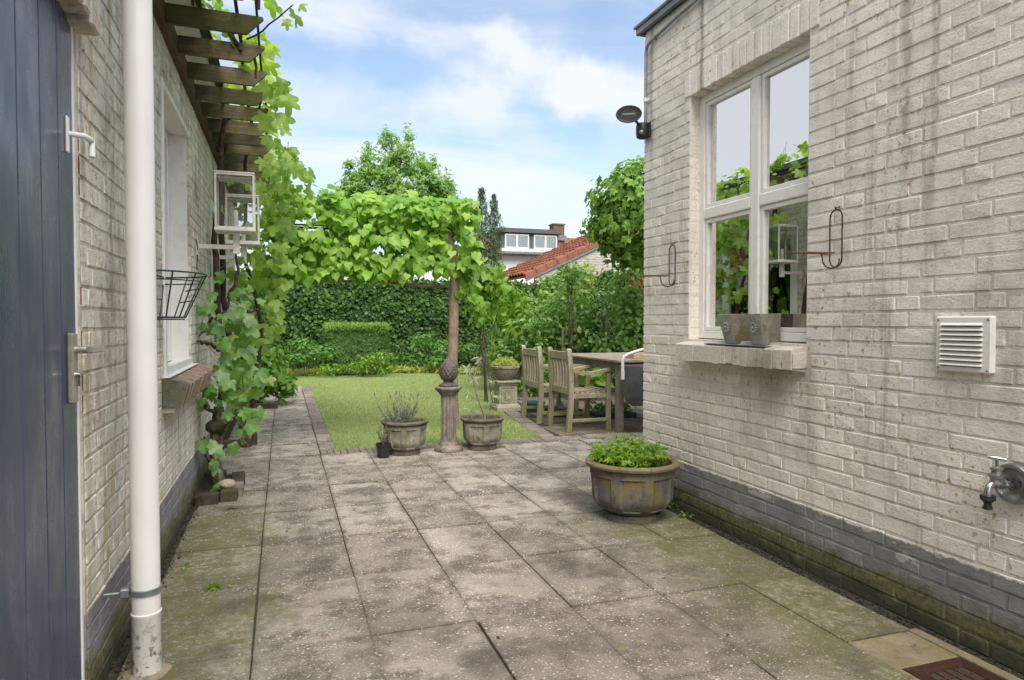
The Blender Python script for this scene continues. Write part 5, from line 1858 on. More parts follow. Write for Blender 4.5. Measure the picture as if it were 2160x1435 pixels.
for (c, n, r0) in ((a3, 16, .035), (Vector((1.545, 5.86, .725)), 10, .02), (a4, 18, .035), (Vector((1.65, 5.86, .81)), 12, .02), (a2, 12, .04), (Vector((1.79, 5.89, .58)), 9, .02), (Vector((1.785, 5.89, .46)), 6, .02), (Vector((1.83, 5.88, .44)), 5, .02), (Vector((1.55, 5.86, .49)), 3, .01), (Vector((1.56, 5.86, .36)), 5, .015)):
    for q in range(n):
        d = Vector((rnd.gauss(0, 1), rnd.gauss(0, 1), rnd.gauss(.5, .9))).normalized()
        sl_.append((c + d * .004, d))
foliage(sv, frames([p for p, _ in sl_], (0, -.7, .5), [t for _, t in sl_], .052, .4, .1), 'lance', M['leaf_silver'], parts=len(sl_))

# leafy plant in the big pot
gp_ = empty('leafy_plant', (1.925, 3.555, bz), 'fresh green jagged leaves filling the large lichen-spotted pot', 'plant')
pts, tps = [], []
segs = []
for k in range(190):
    a_ = rnd.uniform(0, 2 * PI); r0 = .205 * rnd.random() ** .5
    h = rnd.uniform(.04, .150) * (1 - .3 * r0 / .2) + (.035 if rnd.random() < .15 else 0)
    c = Vector((1.905 + r0 * math.cos(a_), 3.56 + r0 * math.sin(a_), bz + h))
    if k % 3 == 0:
        segs.append(([Vector((1.91 + r0 * .6 * math.cos(a_), 3.56 + r0 * .6 * math.sin(a_), bz)), c + Vector((0, 0, -.01))], [.002, .0015]))
    for s in range(3):
        d = Vector((math.cos(a_ + (s - 1) * 1.9 + rnd.gauss(0, .3)), math.sin(a_ + (s - 1) * 1.9 + rnd.gauss(0, .3)), rnd.uniform(-.2, .35)))
        pts.append(c); tps.append(d)
add_stems(gp_, 'stem', segs, M['stem_green'])
T['jag'] = [radial_leaf(lobed([(0, .62, .4), (.9, .52, .4), (-.9, .52, .4)], .2), 14, 1, .3, .1, k, .42) for k in range(2)]
foliage(gp_, frames(pts, (0, 0, 1), tps, .055, .35, .2), 'jag', M['leaf_bright'], parts=280)

# golden plant in the bowl
gb = empty('golden_plant', (PX, PY, .56), 'golden green feathery plant mounded in the pedestal bowl', 'plant')
pts, tps = [], []
for k in range(700):
    a_ = rnd.uniform(0, 2 * PI); r0 = .16 * rnd.random() ** .5
    h = .12 * (1 - (r0 / .17) ** 2) * rnd.random() ** .5 + .0
    pts.append((PX + r0 * math.cos(a_), PY + r0 * math.sin(a_), .56 + h)); tps.append((math.cos(a_) * .8, math.sin(a_) * .8, rnd.uniform(-.1, 1)))
foliage(gb, frames(pts, (0, -.5, 1), tps, .045, .6, .3), 'needle', M['leaf_gold'], rest='foliage')

# black nursery pot
nb = empty('nursery_pot', (.788, 5.74, 0), 'small black plastic nursery pot in front of the lavender pot', 'pot')
mk('pot', MB().lathe([(.047, 0), (.058, .098), (.0635, .10), (.0635, .118), (.060, .118), (.056, .10), (.05, .07)], 36, (.788, 5.74, 0), close_top=False), M['black_plastic'], nb, 40)
mk('soil', MB().lathe([(.055, .098), (.001, .102)], 30, (.788, 5.74, 0), close_bot=False), M['soil'], nb, True)
ns_ = empty('dry_seedling', (.788, 5.74, .1), 'sparse half dry twiggy seedling in the black nursery pot', 'plant')
segs, pts, tps = [], [], []
for k in range(12):
    a_ = rnd.uniform(0, 2 * PI)
    b0 = Vector((.788, 5.74, .10)); t0 = b0 + Vector((math.cos(a_) * rnd.uniform(.02, .07) - .01, math.sin(a_) * .04, rnd.uniform(.10, .22)))
    segs.append((wig(b0, t0, 4, .01, k), taper(.0018, .0009, 5)))
    for q in range(12):
        pts.append(b0.lerp(t0, rnd.uniform(.2, 1))); tps.append((rnd.gauss(0, 1), rnd.gauss(0, 1), rnd.gauss(.5, .5)))
add_stems(ns_, 'stem', segs, M['stem_dry'])
foliage(ns_, frames(pts, (0, -1, .3), tps, .017, .6, .3), 'oval_lo', M['leaf_lav'], rest='foliage')

# ================================================================== fig tree by the wall
fg = empty('fig_tree', (-.42, 5.05, 0), 'small fig tree with lobed blue green leaves by the deep white window', 'tree')
f0 = [(-.405, 5.03, -.01), (-.43, 5.05, .05), (-.445, 5.06, .16), (-.445, 5.07, .30), (-.435, 5.09, .40), (-.425, 5.1, .55)]
mk('trunk', MB().tube(f0, [.062, .045, .039, .040, .044, .034], 14), M['bark_fig'], fg, True)
brs = [((-.425, 5.1, .54), (-.40, 5.15, 1.0), (-.36, 5.2, 1.32)), ((-.43, 5.1, .50), (-.50, 4.98, .56), (-.505, 4.9, .66)), ((-.425, 5.1, .6), (-.30, 5.1, .85), (-.22, 5.15, 1.0)),
       ((-.40, 5.14, .95), (-.49, 5.0, .99), (-.53, 4.85, 1.01)), ((-.38, 5.18, 1.2), (-.46, 5.05, 1.16), (-.53, 4.95, 1.04)), ((-.36, 5.2, 1.3), (-.30, 5.3, 1.5), (-.33, 5.4, 1.7)), ((-.43, 5.06, .35), (-.36, 5.0, .45), (-.30, 4.95, .55)),
       ((-.445, 5.05, .12), (-.50, 4.95, .25), (-.50, 4.9, .38)), ((-.38, 5.18, 1.15), (-.26, 5.1, 1.2), (-.16, 5.1, 1.22))]
for b in brs:
    mk('branch', MB().tube(wig(b[0], b[1], 4, .012, b[1][2]) + wig(b[1], b[2], 4, .012, b[2][2])[1:], taper(.016, .006, 9), 8), M['bark_fig'] if b[1][2] < .9 else M['bark_vine'], fg, True)
mk('moss_clump', MB().sphere((-.445, 5.06, .42), .062, 14, 10, (1, 1, .8), lambda a, r, z: r * (1 + .3 * mnoise.noise((math.cos(a) * 2, math.sin(a) * 2, z * 30)))), M['bed_brick'], fg, True)
pts, tps, nrm = [], [], []
seeds = [(-.50, 4.75, .33, 1), (-.50, 4.8, .22, 1), (-.44, 4.72, .13, 1), (-.45, 4.85, .36, 3), (-.40, 4.9, .36, 2), (-.27, 5.0, .42, 4), (-.24, 5.0, .5, 5), (-.27, 5.0, .62, 6), (-.42, 4.95, .62, 6), (-.50, 4.85, .68, 4), (-.34, 5.0, .74, 9), (-.28, 5.05, .86, 9),
         (-.40, 5.0, .9, 5), (-.42, 5.1, 1.10, 6), (-.47, 5.0, 1.14, 4), (-.36, 5.0, 1.20, 6), (-.45, 4.95, 1.25, 3), (-.30, 5.0, 1.05, 5), (-.25, 5.05, 1.15, 5), (-.30, 5.2, 1.35, 5), (-.35, 5.3, 1.55, 4), (-.25, 5.1, 1.3, 4), (-.22, 5.1, .95, 4), (-.45, 5.2, 1.4, 4), (-.40, 5.15, .72, 5), (-.2, 5.1, .75, 7)]
for (x_, y_, z_, n) in seeds:
    for q in range(n):
        pts.append((min(x_ + rnd.gauss(0, .04), .05), y_ + rnd.gauss(0, .07), z_ + rnd.gauss(0, .05)))
        tps.append((rnd.gauss(.35, .6), rnd.gauss(-.3, .5), rnd.gauss(-.6, .4))); nrm.append((.35, -.75, .45))
foliage(fg, frames(pts, nrm, tps, .102, .38, .15, .35), 'fig', M['leaf_fig'], parts=len(pts))
for p in pts[::3]:
    j = min(brs, key=lambda b: (Vector(p) - Vector(b[1])).length)
    mk('leaf_stalk', MB().tube(wig(Vector(j[1]).lerp(Vector(j[2]), rnd.random()), p, 3, .01, p[2]), .0022, 5), M['stem_green'], fg, True)
# brick edging of its bed
bed = empty('tree_bed_edging', (-.40, 5.0, 0), 'dark mossy bricks set round the foot of the fig tree', 'edging')
for (x0, x1, y0, y1, z1) in ((-.525, -.392, 4.60, 4.665, .062), (-.385, -.285, 4.63, 4.72, .066), (-.345, -.26, 4.735, 4.93, .058), (-.345, -.265, 4.95, 5.14, .055), (-.36, -.27, 5.17, 5.30, .05), (-.54, -.40, 5.33, 5.40, .05)):
    v = MB().box(x0, x1, y0, y1, -.01, z1, .006)
    v.v = [(p[0] + rnd.gauss(0, .002), p[1] + rnd.gauss(0, .002) + (p[0] + .4) * .12, p[2] + rnd.gauss(0, .002)) for p in v.v]
    mk('brick', v, M['bed_brick'] if rnd.random() < .8 else M['edge_brick'], bed)
mk('soil', MB().box(-.548, -.345, 4.67, 5.33, -.006, .03), M['soil'], bed)
mk('boulder', MB().sphere((-.352, 4.80, .075), .052, 20, 14, (1, 1, .62), lambda a, r, z: r * (1.05 + .22 * mnoise.noise((math.cos(a) * 1.5, math.sin(a) * 1.5, z * 14)))), M['boulder'], None, 'full', label='pale round cobble lying on the brick edging at the foot of the fig tree', category='stone')
bed2 = empty('brick_kerb', (-.32, 6.66, 0), 'short dark brick set on the paving behind the fig tree', 'edging')
mk('brick', MB().box(-.40, -.278, 6.60, 6.70, -.005, .065, .006), M['bed_brick'], bed2)
mk('brick', MB().box(-.54, -.406, 6.61, 6.70, -.005, .06, .006), M['bed_brick'], bed2)

# ================================================================== grape vine
gv = empty('grape_vine', (-.42, 6.5, 0), 'old grape vine climbing the left house and covering the slat pergola', 'vine')
vm = M['bark_vine']
stems = [([(-.33, 6.6, 0), (-.36, 6.6, .36), (-.43, 6.6, .66), (-.46, 6.55, 1.05), (-.50, 6.5, 1.35), (-.50, 6.4, 1.9), (-.48, 6.3, 2.52), (-.42, 6.1, 2.69)], .034, .02),
         ([(-.26, 6.7, 0), (-.27, 6.7, .35), (-.25, 6.65, .62), (-.215, 6.6, .78), (-.18, 6.6, .98), (-.22, 6.6, 1.3), (-.33, 6.6, 1.7), (-.30, 6.5, 2.3), (-.28, 6.3, 2.70)], .026, .014),
         ([(-.48, 5.9, .9), (-.49, 5.85, 1.3), (-.50, 5.75, 1.75), (-.44, 5.6, 2.3), (-.38, 5.4, 2.69)], .028, .016)]
for pts_, ra, rb_ in stems:
    P_ = []
    for a_, b_ in zip(pts_[:-1], pts_[1:]):
        P_ += wig(a_, b_, 4, .014, a_[2] * 3)[:-1]
    P_.append(Vector(pts_[-1]))
    mk('stem', MB().tube(P_, taper(ra, rb_, len(P_)), 10), vm, gv, True)
# canes along the slats
for (x0, z0, ya, yb, r0) in ((-.22, 2.672, 2.9, 6.4, .013), (-.38, 2.67, 3.0, 6.2, .011), (-.13, 2.67, 3.3, 8.6, .010)):
    mk('cane', MB().tube(wig((x0, yb, z0), (x0 + .02, ya, z0), 26, .018, x0 * 9), taper(r0, r0 * .6, 27), 8), vm, gv, True)
for (p, q, r0) in (((-.12, 3.35, 2.66), (.12, 3.1, 2.66), .006), ((-.16, 3.72, 2.56), (.055, 3.35, 2.60), .005), ((-.10, 3.3, 2.70), (-.09, 3.28, 2.53), .011), ((-.15, 4.08, 2.66), (-.13, 4.05, 2.48), .010), ((-.13, 4.86, 2.66), (-.14, 4.84, 2.50), .010), ((-.13, 5.4, 2.66), (-.10, 5.36, 2.44), .009), ((-.34, 3.4, 2.69), (-.36, 3.38, 2.60), .012), ((-.26, 4.0, 2.69), (-.20, 4.0, 2.60), .012),
                  ((-.5, 6.3, 1.05), (-.2, 6.2, 1.2), .008), ((-.45, 6.5, .9), (-.2, 6.3, .8), .006)):
    mk('cane', MB().tube(wig(p, q, 6, .012, p[1]), taper(r0, r0 * .6, 7), 7), vm, gv, True)
P_, N_, T_ = [], [], []


def vadd(n, xf, yf, zf, nrm_, tip_):
    for _ in range(n):
        P_.append((xf(), yf(), zf())); N_.append(nrm_); T_.append(tip_)


U = rnd.uniform
G = rnd.gauss
# over the slats, seen from below against the light
vadd(260, lambda: U(-.40, -.06), lambda: U(3.0, 8.9), lambda: U(2.68, 2.86), (0, .1, 1), (.6, -.2, -.4))
vadd(60, lambda: U(-.42, -.2), lambda: U(2.4, 3.6), lambda: U(2.70, 2.84), (0, .1, 1), (.6, -.2, -.4))
# fringe hanging over the slat ends; further away it spreads more
for k in range(135):
    y_ = 4.4 + 4.4 * rnd.random() ** .75
    P_.append((U(-.12, -.03 + .026 * (y_ - 4)), y_, U(2.35 if y_ > 5 else 2.5, 2.75))); N_.append((.45, -.75, .4)); T_.append((.2, 0, -1))
for (x_, z_, n, y_) in ((.13, 2.50, 2, 6.0), (.19, 2.42, 3, 6.0), (.20, 2.33, 3, 6.0), (.10, 2.40, 7, 6.0), (.05, 2.5, 10, 5.8), (.10, 2.28, 8, 6.2), (.05, 2.15, 12, 6.3), (.0, 2.05, 12, 6.4), (.0, 2.3, 12, 6.2)):
    for q in range(n):
        P_.append((x_ + G(0, .03), y_ + G(0, .1), z_ + G(0, .04))); N_.append((.1, -.9, .3)); T_.append((.1, 0, -1))
for (x_, y_, z_, dx_) in ((.085, 3.30, 2.585, .2), (.06, 3.28, 2.545, .1), (.105, 3.12, 2.64, .3), (.03, 3.5, 2.60, 0), (-.02, 3.42, 2.63, 0), (.02, 4.35, 2.60, .3), (.05, 4.5, 2.56, .4), (.0, 4.7, 2.5, .2)):
    P_.append((x_, y_, z_)); N_.append((.1, -.85, .45)); T_.append((dx_, 0, -1))
# curtain down the wall
for k in range(210):
    z_ = 2.35 - 1.9 * rnd.random() ** 1.25
    y_ = U(5.9, 8.8)
    P_.append((max(-.52, min(.06, G(-.24 if z_ > 1.0 else -.38, .11 if z_ > 1.0 else .07))), y_, z_)); N_.append((.35, -.85, .35)); T_.append((.1, 0, -1))
for k in range(80):
    z_ = U(1.0, 2.2)
    P_.append((G(-.06, .04), U(5.9, 7.0), z_)); N_.append((.2, -.9, .35)); T_.append((.1, 0, -1))
vm_ = frames(P_, N_, T_, .100, .5, .5, .5)
big = np.array([(p[1] < 3.6 and p[0] > .02) for p in P_]); vm_[big, :3, :3] *= .95
foliage(gv, vm_, 'vine', M['leaf_vine'], parts=300, lo='vine_lo')
for k in range(26):
    i = rnd.randrange(len(P_))
    p = Vector(P_[i]); q = p + Vector((G(0, .1), G(0, .1), U(.0, .15)))
    mk('tendril', MB().tube(wig(p, q, 5, .02, k), .0016, 5), M['stem_green'], gv, True)

# ================================================================== pleached lime tree
lt = empty('pleached_tree', (1.69, 7.0, 0), 'flat trained tree with heart-shaped light green leaves and a bare straight trunk', 'tree')
tk = []
for (a_, b_) in (((1.70, 7.0, -.01), (1.688, 7.0, .8)), ((1.688, 7.0, .8), (1.705, 7.0, 1.45)), ((1.705, 7.0, 1.45), (1.715, 7.0, 1.75)), ((1.715, 7.0, 1.75), (1.645, 7.0, 2.02)), ((1.645, 7.0, 2.02), (1.68, 7.0, 2.20))):
    tk += wig(a_, b_, 4, .006, a_[2])[:-1]
mk('trunk', MB().tube(tk, [.057 - .0006 * k if k < 12 else (.050 + (.012 if k in (13, 14) else 0) - .003 * (k - 12)) for k in range(len(tk))], 16), M['bark_lime'], lt, True)
for k, (z_, x1_) in enumerate(((2.085, -.1), (1.835, .0), (1.535, .05), (2.28, .4))):
    mk('branch', MB().tube(wig((1.66, 7.0, z_ - .03), (x1_, 7.0 + .02 * k, z_ + (.0 if k != 1 else .06)), 14, .03, k * 3.3), taper(.030 if k < 1 else .018, .007, 15), 8), M['bark_lime'], lt, True)
mk('branch', MB().tube(wig((1.68, 7.0, 2.1), (1.95, 7.0, 2.2), 5, .02, 3), taper(.02, .007, 6), 8), M['bark_lime'], lt, True)
mk('support_bar', MB().bar((-.1, 7.03, 2.06), (1.66, 7.03, 2.06), .02, .02), M['dark_grey'], lt)
P_, N_, T_ = [], [], []
n = 0
while n < 2000:
    x_ = U(-.14, 1.90); z_ = U(1.48, 2.42)
    top = 2.41 + .025 * math.sin(x_ * 5) - (.08 if x_ < .35 else 0) - (.05 if .35 < x_ < .7 else 0)
    bot = 1.60 - .08 * max(0, math.sin(x_ * 2.6 + 2.2)) + (.0 if x_ < 1.5 else .02)
    if z_ > top or z_ < bot:
        continue
    if 2.05 < z_ < 2.12 and x_ > .85 and rnd.random() < .62:
        continue
    if abs(x_ - 1.69) < .075 and z_ < 2.2 and rnd.random() < .88:
        continue
    g_ = mnoise.noise((x_ * 2.6, z_ * 4.2, 3.3))
    if g_ < -.06 and z_ < 2.2 and rnd.random() < .8:
        continue
    y_ = 6.98 - abs(G(0, .13)) if rnd.random() < .72 else 7.0 + abs(G(0, .12))
    hi = (z_ - 1.5) / .9
    P_.append((x_, y_, z_)); N_.append((G(0, .15), -1, .35 + .5 * hi)); T_.append((G(0, .3), -.2, -1))
    n += 1
for k in range(110):      # bright new growth on top
    x_ = U(-.1, 1.95)
    P_.append((x_, 7 + G(0, .1), U(2.30, 2.43))); N_.append((G(0, .3), -.5, .9)); T_.append((G(0, .6), -.6, .1))
for k in range(90):       # right end, trailing
    P_.append((U(1.72, 1.93), 6.95 + G(0, .1), U(1.45, 2.42))); N_.append((.3, -.95, .3)); T_.append((.2, 0, -1))
for k in range(22):
    P_.append((U(1.78, 1.98), 6.9 + G(0, .06), U(1.35, 1.75))); N_.append((.1, -.95, .3)); T_.append((.0, 0, -1))
foliage(lt, frames(P_, N_, T_, .097, .36, .38, .45), 'lime', M['leaf_lime'], parts=300, lo='lime_lo')

# ================================================================== plane tree ball right
pt = empty('plane_tree', (4.62, 8.2, 0), 'dense rounded maple-leaved tree crown beside the annex corner', 'tree')
mk('trunk', MB().tube(wig((4.95, 8.3, 0), (4.75, 8.2, 2.3), 8, .02, 1), taper(.07, .05, 9), 12), M['bark_dark'], pt, True)
for k in range(7):
    a_ = 2 * PI * k / 7
    mk('limb', MB().tube(wig((4.62, 8.2, 2.15), (4.62 + .5 * math.cos(a_), 8.2 + .5 * math.sin(a_), 2.5 + .25 * (k % 3)), 5, .04, k), taper(.028, .01, 6), 8), M['bark_dark'], pt, True)
P_, N_, T_ = [], [], []
for k in range(2700):
    d = Vector((G(0, 1), G(0, 1), G(0, 1))).normalized()
    rr = (.82 + .20 * mnoise.noise(d * 2.6)) * (1 + .06 * min(1, max(abs(d.x), abs(d.z)) * 0)) * (U(.72, 1.0) if rnd.random() < .8 else U(.35, .8))
    sx_ = Vector((d.x * .94, d.y * .94, d.z * .92))
    if d.z < -.3: sx_.z *= .9
    p = Vector((4.64, 8.2, 2.55)) + sx_ * rr
    P_.append(tuple(p)); N_.append((d.x, d.y, d.z + .35)); T_.append((d.x * .6, d.y * .6, -.8))
foliage(pt, frames(P_, N_, T_, .135, .35, .35, .3), 'plane', M['leaf_plane'], parts=300)

# ================================================================== ivy-clad garden walls
def ivy_wall(p, q, h, n, label, size=.07, mat='leaf_ivy', big=0.0):
    p, q = Vector((*p, 0)), Vector((*q, 0))
    c = (p + q) / 2
    r_ = empty('ivy_wall', c, label, 'ivy wall')
    d = (q - p); L = d.length; d.normalize(); nn = Vector((d.y, -d.x, 0))
    if nn.dot(Vector((0, 0, 0)) - c) < 0: nn = -nn
    mk('wall', MB().bar(p + Vector((0, 0, h / 2 - .03)), q + Vector((0, 0, h / 2 - .03)), .12, h - .10), M['bark_dark'], r_)
    K = n
    t = rng.uniform(0, L, K); z = rng.uniform(0.02, h, K)
    dep = np.array([.17 + .13 * mnoise.noise((a * .9, b * 1.5, p.x)) + .05 * mnoise.noise((a * 4, b * 4, 2)) for a, b in zip(t, z)])
    dep = dep * rng.uniform(.25, 1.0, K) ** .6
    top = z > h - .12
    dep[top] = rng.uniform(-.2, .22, top.sum()); z[top] += rng.uniform(-.05, .07, top.sum()) + np.array([.09 * mnoise.noise((a * 1.3, 3, 1)) for a in t[top]])
    pos = np.array(p)[None] + t[:, None] * np.array(d)[None] + dep[:, None] * np.array(nn)[None]
    pos[:, 2] = z
    mm2 = frames(pos, np.array(nn) + np.array((0, 0, .45)), (0, 0, -1), size, .42, .45, .45)
    foliage(r_, mm2, 'ivy', M[mat], rest='leaves')
    return r_


ivy_wall((-1.5, 16.3), (5.6, 15.9), 2.12, 26000, 'long dark ivy covered wall across the back of the garden behind the clipped yew', .085)
ivy_wall((5.6, 16.2), (6.15, 8.6), 2.08, 13000, 'side wall covered in large-leaved ivy behind the garden table', .10, 'leaf_ivy_big')

# ================================================================== clipped yew and border shrubs
yw = empty('yew_block', (1.50, 14.75, 0), 'rectangular clipped yew bush with bright new growth on top in front of the ivy', 'bush')
mk('stem', MB().tube([(1.5, 14.9, 0), (1.5, 14.9, .7)], .05, 8), M['bark_dark'], yw)
K = 15000
f = rng.integers(0, 10, K)
px_ = rng.uniform(.88, 2.10, K); py2 = rng.uniform(14.5, 15.4, K); pz_ = rng.uniform(.06, 1.02, K)
nr = np.zeros((K, 3))
fr = f < 6; py2[fr] = 14.5 + rng.exponential(.03, fr.sum()); nr[fr] = (0, -1, .3)
tpm = (f >= 6) & (f < 8); pz_[tpm] = 1.0 - rng.exponential(.03, tpm.sum()); nr[tpm] = (0, -.3, 1)
lf = f == 8; px_[lf] = .88 + rng.exponential(.03, lf.sum()); nr[lf] = (-1, 0, .3)
rf_ = f == 9; px_[rf_] = 2.10 - rng.exponential(.03, rf_.sum()); nr[rf_] = (1, 0, .3)
bul = np.array([.07 * mnoise.noise((a * 2.2, c * 2.2, 0)) + .05 * mnoise.noise((a * 7, c * 16, 5)) - .10 * max(0, abs(a - 1.49) / .61 - .8) * 5 * .2 for a, c in zip(px_, pz_)])
px_ += np.array([.05 * mnoise.noise((b * 3, c * 3, 9)) for b, c in zip(py2, pz_)])
pz_ -= .10 * np.clip(np.abs(px_ - 1.49) / .61 - .82, 0, 1) * 4 * (pz_ > .8)
py2 -= bul
foliage(yw, frames(np.stack([px_, py2, pz_], 1), nr, (0, -.5, .55), .055, .35, .5), 'needle', M['leaf_yew'], rest='foliage')
K = 3800
foliage(yw, frames(np.stack([rng.uniform(.86, 2.12, K), rng.uniform(14.45, 15.35, K), .97 + rng.uniform(-.03, .09, K) ** 1 + np.array([.04 * mnoise.noise((q * .004, 1, 2)) for q in range(K)])], 1), (0, -.8, .3), (0, 0, 1), .075, .5, .35), 'needle', M['leaf_bright'], rest='new_growth')


def bush(name, c, r, n, kind, mat, size, label, cat='shrub', group=None, stems=5, rest='leaves', up=.3, stem_mat='bark_dark', shape=1.0, tip=None, parts=0):
    """loose shrub: several overlapping clumps of leaves on short stems"""
    c = Vector(c); rx_, ry_, rz_ = r
    b = empty(name, (c.x, c.y, 0), label, cat, group)
    P_, N_, T_ = [], [], []
    cl = [(Vector((G(0, .42) * rx_, G(0, .42) * ry_, G(.1, .42) * rz_)), U(.38, .62)) for _ in range(max(6, stems * 2))]
    sd = rnd.random() * 50
    for _ in range(n):
        o, k = rnd.choice(cl)
        d = Vector((G(0, 1), G(0, 1), G(0, 1))).normalized()
        rr = U(.55, 1.0) * (1 + .35 * mnoise.noise(d * 2 + Vector((sd, 0, 0))))
        p = c + o + Vector((d.x * rx_, d.y * ry_, d.z * rz_)) * k * rr
        if p.z < .02: p.z = U(.02, .12)
        P_.append(tuple(p)); N_.append((d.x, d.y, d.z + .45))
        T_.append(tip if tip else (d.x, d.y, up + d.z * .4))
    for k in range(stems):
        o, _k = cl[k % len(cl)]
        mk('stem', MB().tube(wig((c.x + G(0, .1) * rx_, c.y + G(0, .1), 0), c + o, 6, .04, k + sd), taper(.012, .004, 7), 6), M[stem_mat], b, True)
    foliage(b, frames(P_, N_, T_, size, .45, .35, .35), kind, M[mat], rest=rest, parts=parts)
    return b


# low border along the back, left to right
bush('border_shrub', (-.05, 14.3, .42), (.62, .4, .34), 1500, 'oval_lo', 'leaf_mid', .09, 'rounded mid green shrub at the far left corner of the lawn', stems=4)
bush('rosemary_shrub', (-.52, 14.2, .48), (.22, .3, .42), 1300, 'needle', 'leaf_cypress', .10, 'upright dark needle-leaved shrub at the left end of the border', stems=3, tip=(0, 0, 1))
bush('border_shrub', (.45, 15.2, .34), (.42, .3, .28), 900, 'oval_lo', 'leaf_shrub_dark', .07, 'low dark shrub tucked left of the clipped yew', stems=3)
bush('variegated_shrub', (1.6, 14.1, .22), (.62, .22, .24), 800, 'oval_lo', 'leaf_bright', .075, 'low yellow green shrub in front of the clipped yew', stems=4)
bush('border_shrub', (2.42, 15.3, .36), (.4, .3, .32), 1000, 'oval_lo', 'leaf_shrub_dark', .06, 'small dark shrub just right of the clipped yew', stems=3)
bush('border_shrub', (3.15, 15.0, .40), (.62, .4, .38), 1700, 'oval_lo', 'leaf_mid', .085, 'fresh green rounded shrub between the yew and the trained tree trunk', stems=4)
bush('border_shrub', (4.05, 14.9, .42), (.45, .4, .40), 1100, 'oval_lo', 'leaf_shrub_dark', .08, 'dark green shrub behind the pillar finial', stems=4)
gs = rng.uniform(0, 1, 2600)
gpx = -.3 + 4.3 * gs
gpy = 14.72 + .35 * np.sin(gs * 3.0) - .9 * np.maximum(0, gs - .7) ** 1.3 * 3 + rng.normal(0, .10, 2600)
foliage(None, frames(np.stack([gpx, gpy, rng.uniform(0, .10, 2600)], 1), (0, -.6, .6), (0, -.3, 1), .10, .5, .6), 'lance', M['leaf_gold'], rest='ground_cover')
_g2 = bpy.data.objects['ground_cover']; _g2['kind'] = 'stuff'; _g2['label'] = 'pale grassy ground cover spilling along the far lawn edge'; _g2['category'] = 'ground cover'

# right hand shrubbery
bush('fruit_bush', (4.35, 12.4, 1.0), (.65, .6, .75), 1900, 'oval', 'leaf_shrub', .105, 'tall loose green bush right of the trained tree trunk', stems=8)
bush('slender_tree', (3.55, 10.9, 1.28), (.42, .42, .52), 800, 'oval', 'leaf_bright', .11, 'thin young tree with drooping bright leaves above the pedestal', cat='tree', stems=5, tip=(0, 0, -1))
bush('fruit_bush', (4.65, 11.0, .98), (.62, .6, .72), 1900, 'oval', 'leaf_shrub', .10, 'broad leafy bush behind the two garden chairs', stems=8)
bush('rose_bush', (5.1, 10.2, 1.02), (.48, .5, .78), 1500, 'oval_lo', 'leaf_shrub_dark', .075, 'dark small-leaved rose bush behind the chair backs', stems=9)
bush('fruit_bush', (5.05, 9.1, .95), (.42, .4, .80), 1300, 'oval', 'leaf_shrub', .095, 'leafy bush right behind the garden table', stems=7)
bush('fruit_bush', (3.72, 10.6, .72), (.45, .5, .62), 1300, 'oval_lo', 'leaf_shrub', .09, 'leafy green bush directly behind the planted pedestal bowl', stems=5)
bush('border_shrub', (3.95, 11.9, .38), (.4, .4, .36), 900, 'oval_lo', 'leaf_shrub_dark', .085, 'dark low shrub behind the silver-leafed pot plant', stems=4)
bush('hosta_plant', (4.25, 9.0, .32), (.42, .32, .24), 300, 'oval', 'leaf_bright', .17, 'clump of broad bright leaves seen under the garden table', cat='plant', stems=3)
bush('border_shrub', (3.75, 9.75, .25), (.35, .3, .22), 500, 'oval_lo', 'leaf_mid', .08, 'low green plants behind the carved pedestal', stems=3)
bush('climbing_rose', (4.6, 10.5, 1.85), (.35, .3, .28), 380, 'oval_lo', 'leaf_shrub', .085, 'wispy rose shoots rising above the side wall', stems=6)
bush('shoot', (5.4, 11.6, 1.95), (.30, .3, .42), 260, 'oval_lo', 'leaf_gold', .085, 'pale upright shoots against the gable of the outbuilding', cat='plant', stems=4)
bush('red_leaf_rose', (5.35, 9.7, 1.72), (.22, .2, .18), 160, 'oval_lo', 'leaf_red', .07, 'reddish young rose leaves near the top of the side wall', cat='plant', stems=3)
bush('mulberry_shoots', (2.75, 9.2, 1.50), (.28, .3, .50), 360, 'lime', 'leaf_bright', .12, 'light green heart-leaved shoots trailing right of the trained tree', cat='plant', stems=5, tip=(0, 0, -1))
for k, (x_, y_, h_) in enumerate(((4.9, 9.9, 1.2), (4.35, 10.4, 1.05), (5.2, 9.5, 1.15))):
    o = mk('plant_stake', MB().tube([(x_, y_, 0), (x_ + .02, y_, h_)], .016, 8), M['stem_dry'], None, True)
    tagp(o, ('wooden stake among the bushes behind the garden table', 'wooden stake showing between the leaves behind the chair backs', 'wooden stake standing near the ivy of the side wall')[k], 'stake', 'stakes in the shrubbery')

# low stone edging behind the pedestal
se = empty('stone_edging', (3.7, 12.2, 0), 'low row of rough stone blocks at the far end of the lawn behind the pedestal', 'edging')
for k in range(5):
    v = MB().box(3.80 + .02 * k - .16 * 0, 4.0 + .02 * k, 11.1 + .48 * k, 11.52 + .48 * k, -.02, .15 + rnd.uniform(-.02, .02), .015)
    v.v = [(p[0] - .28 + .14 * k + rnd.gauss(0, .006), p[1], p[2]) for p in v.v]
    mk('block', v, M['block'], se)

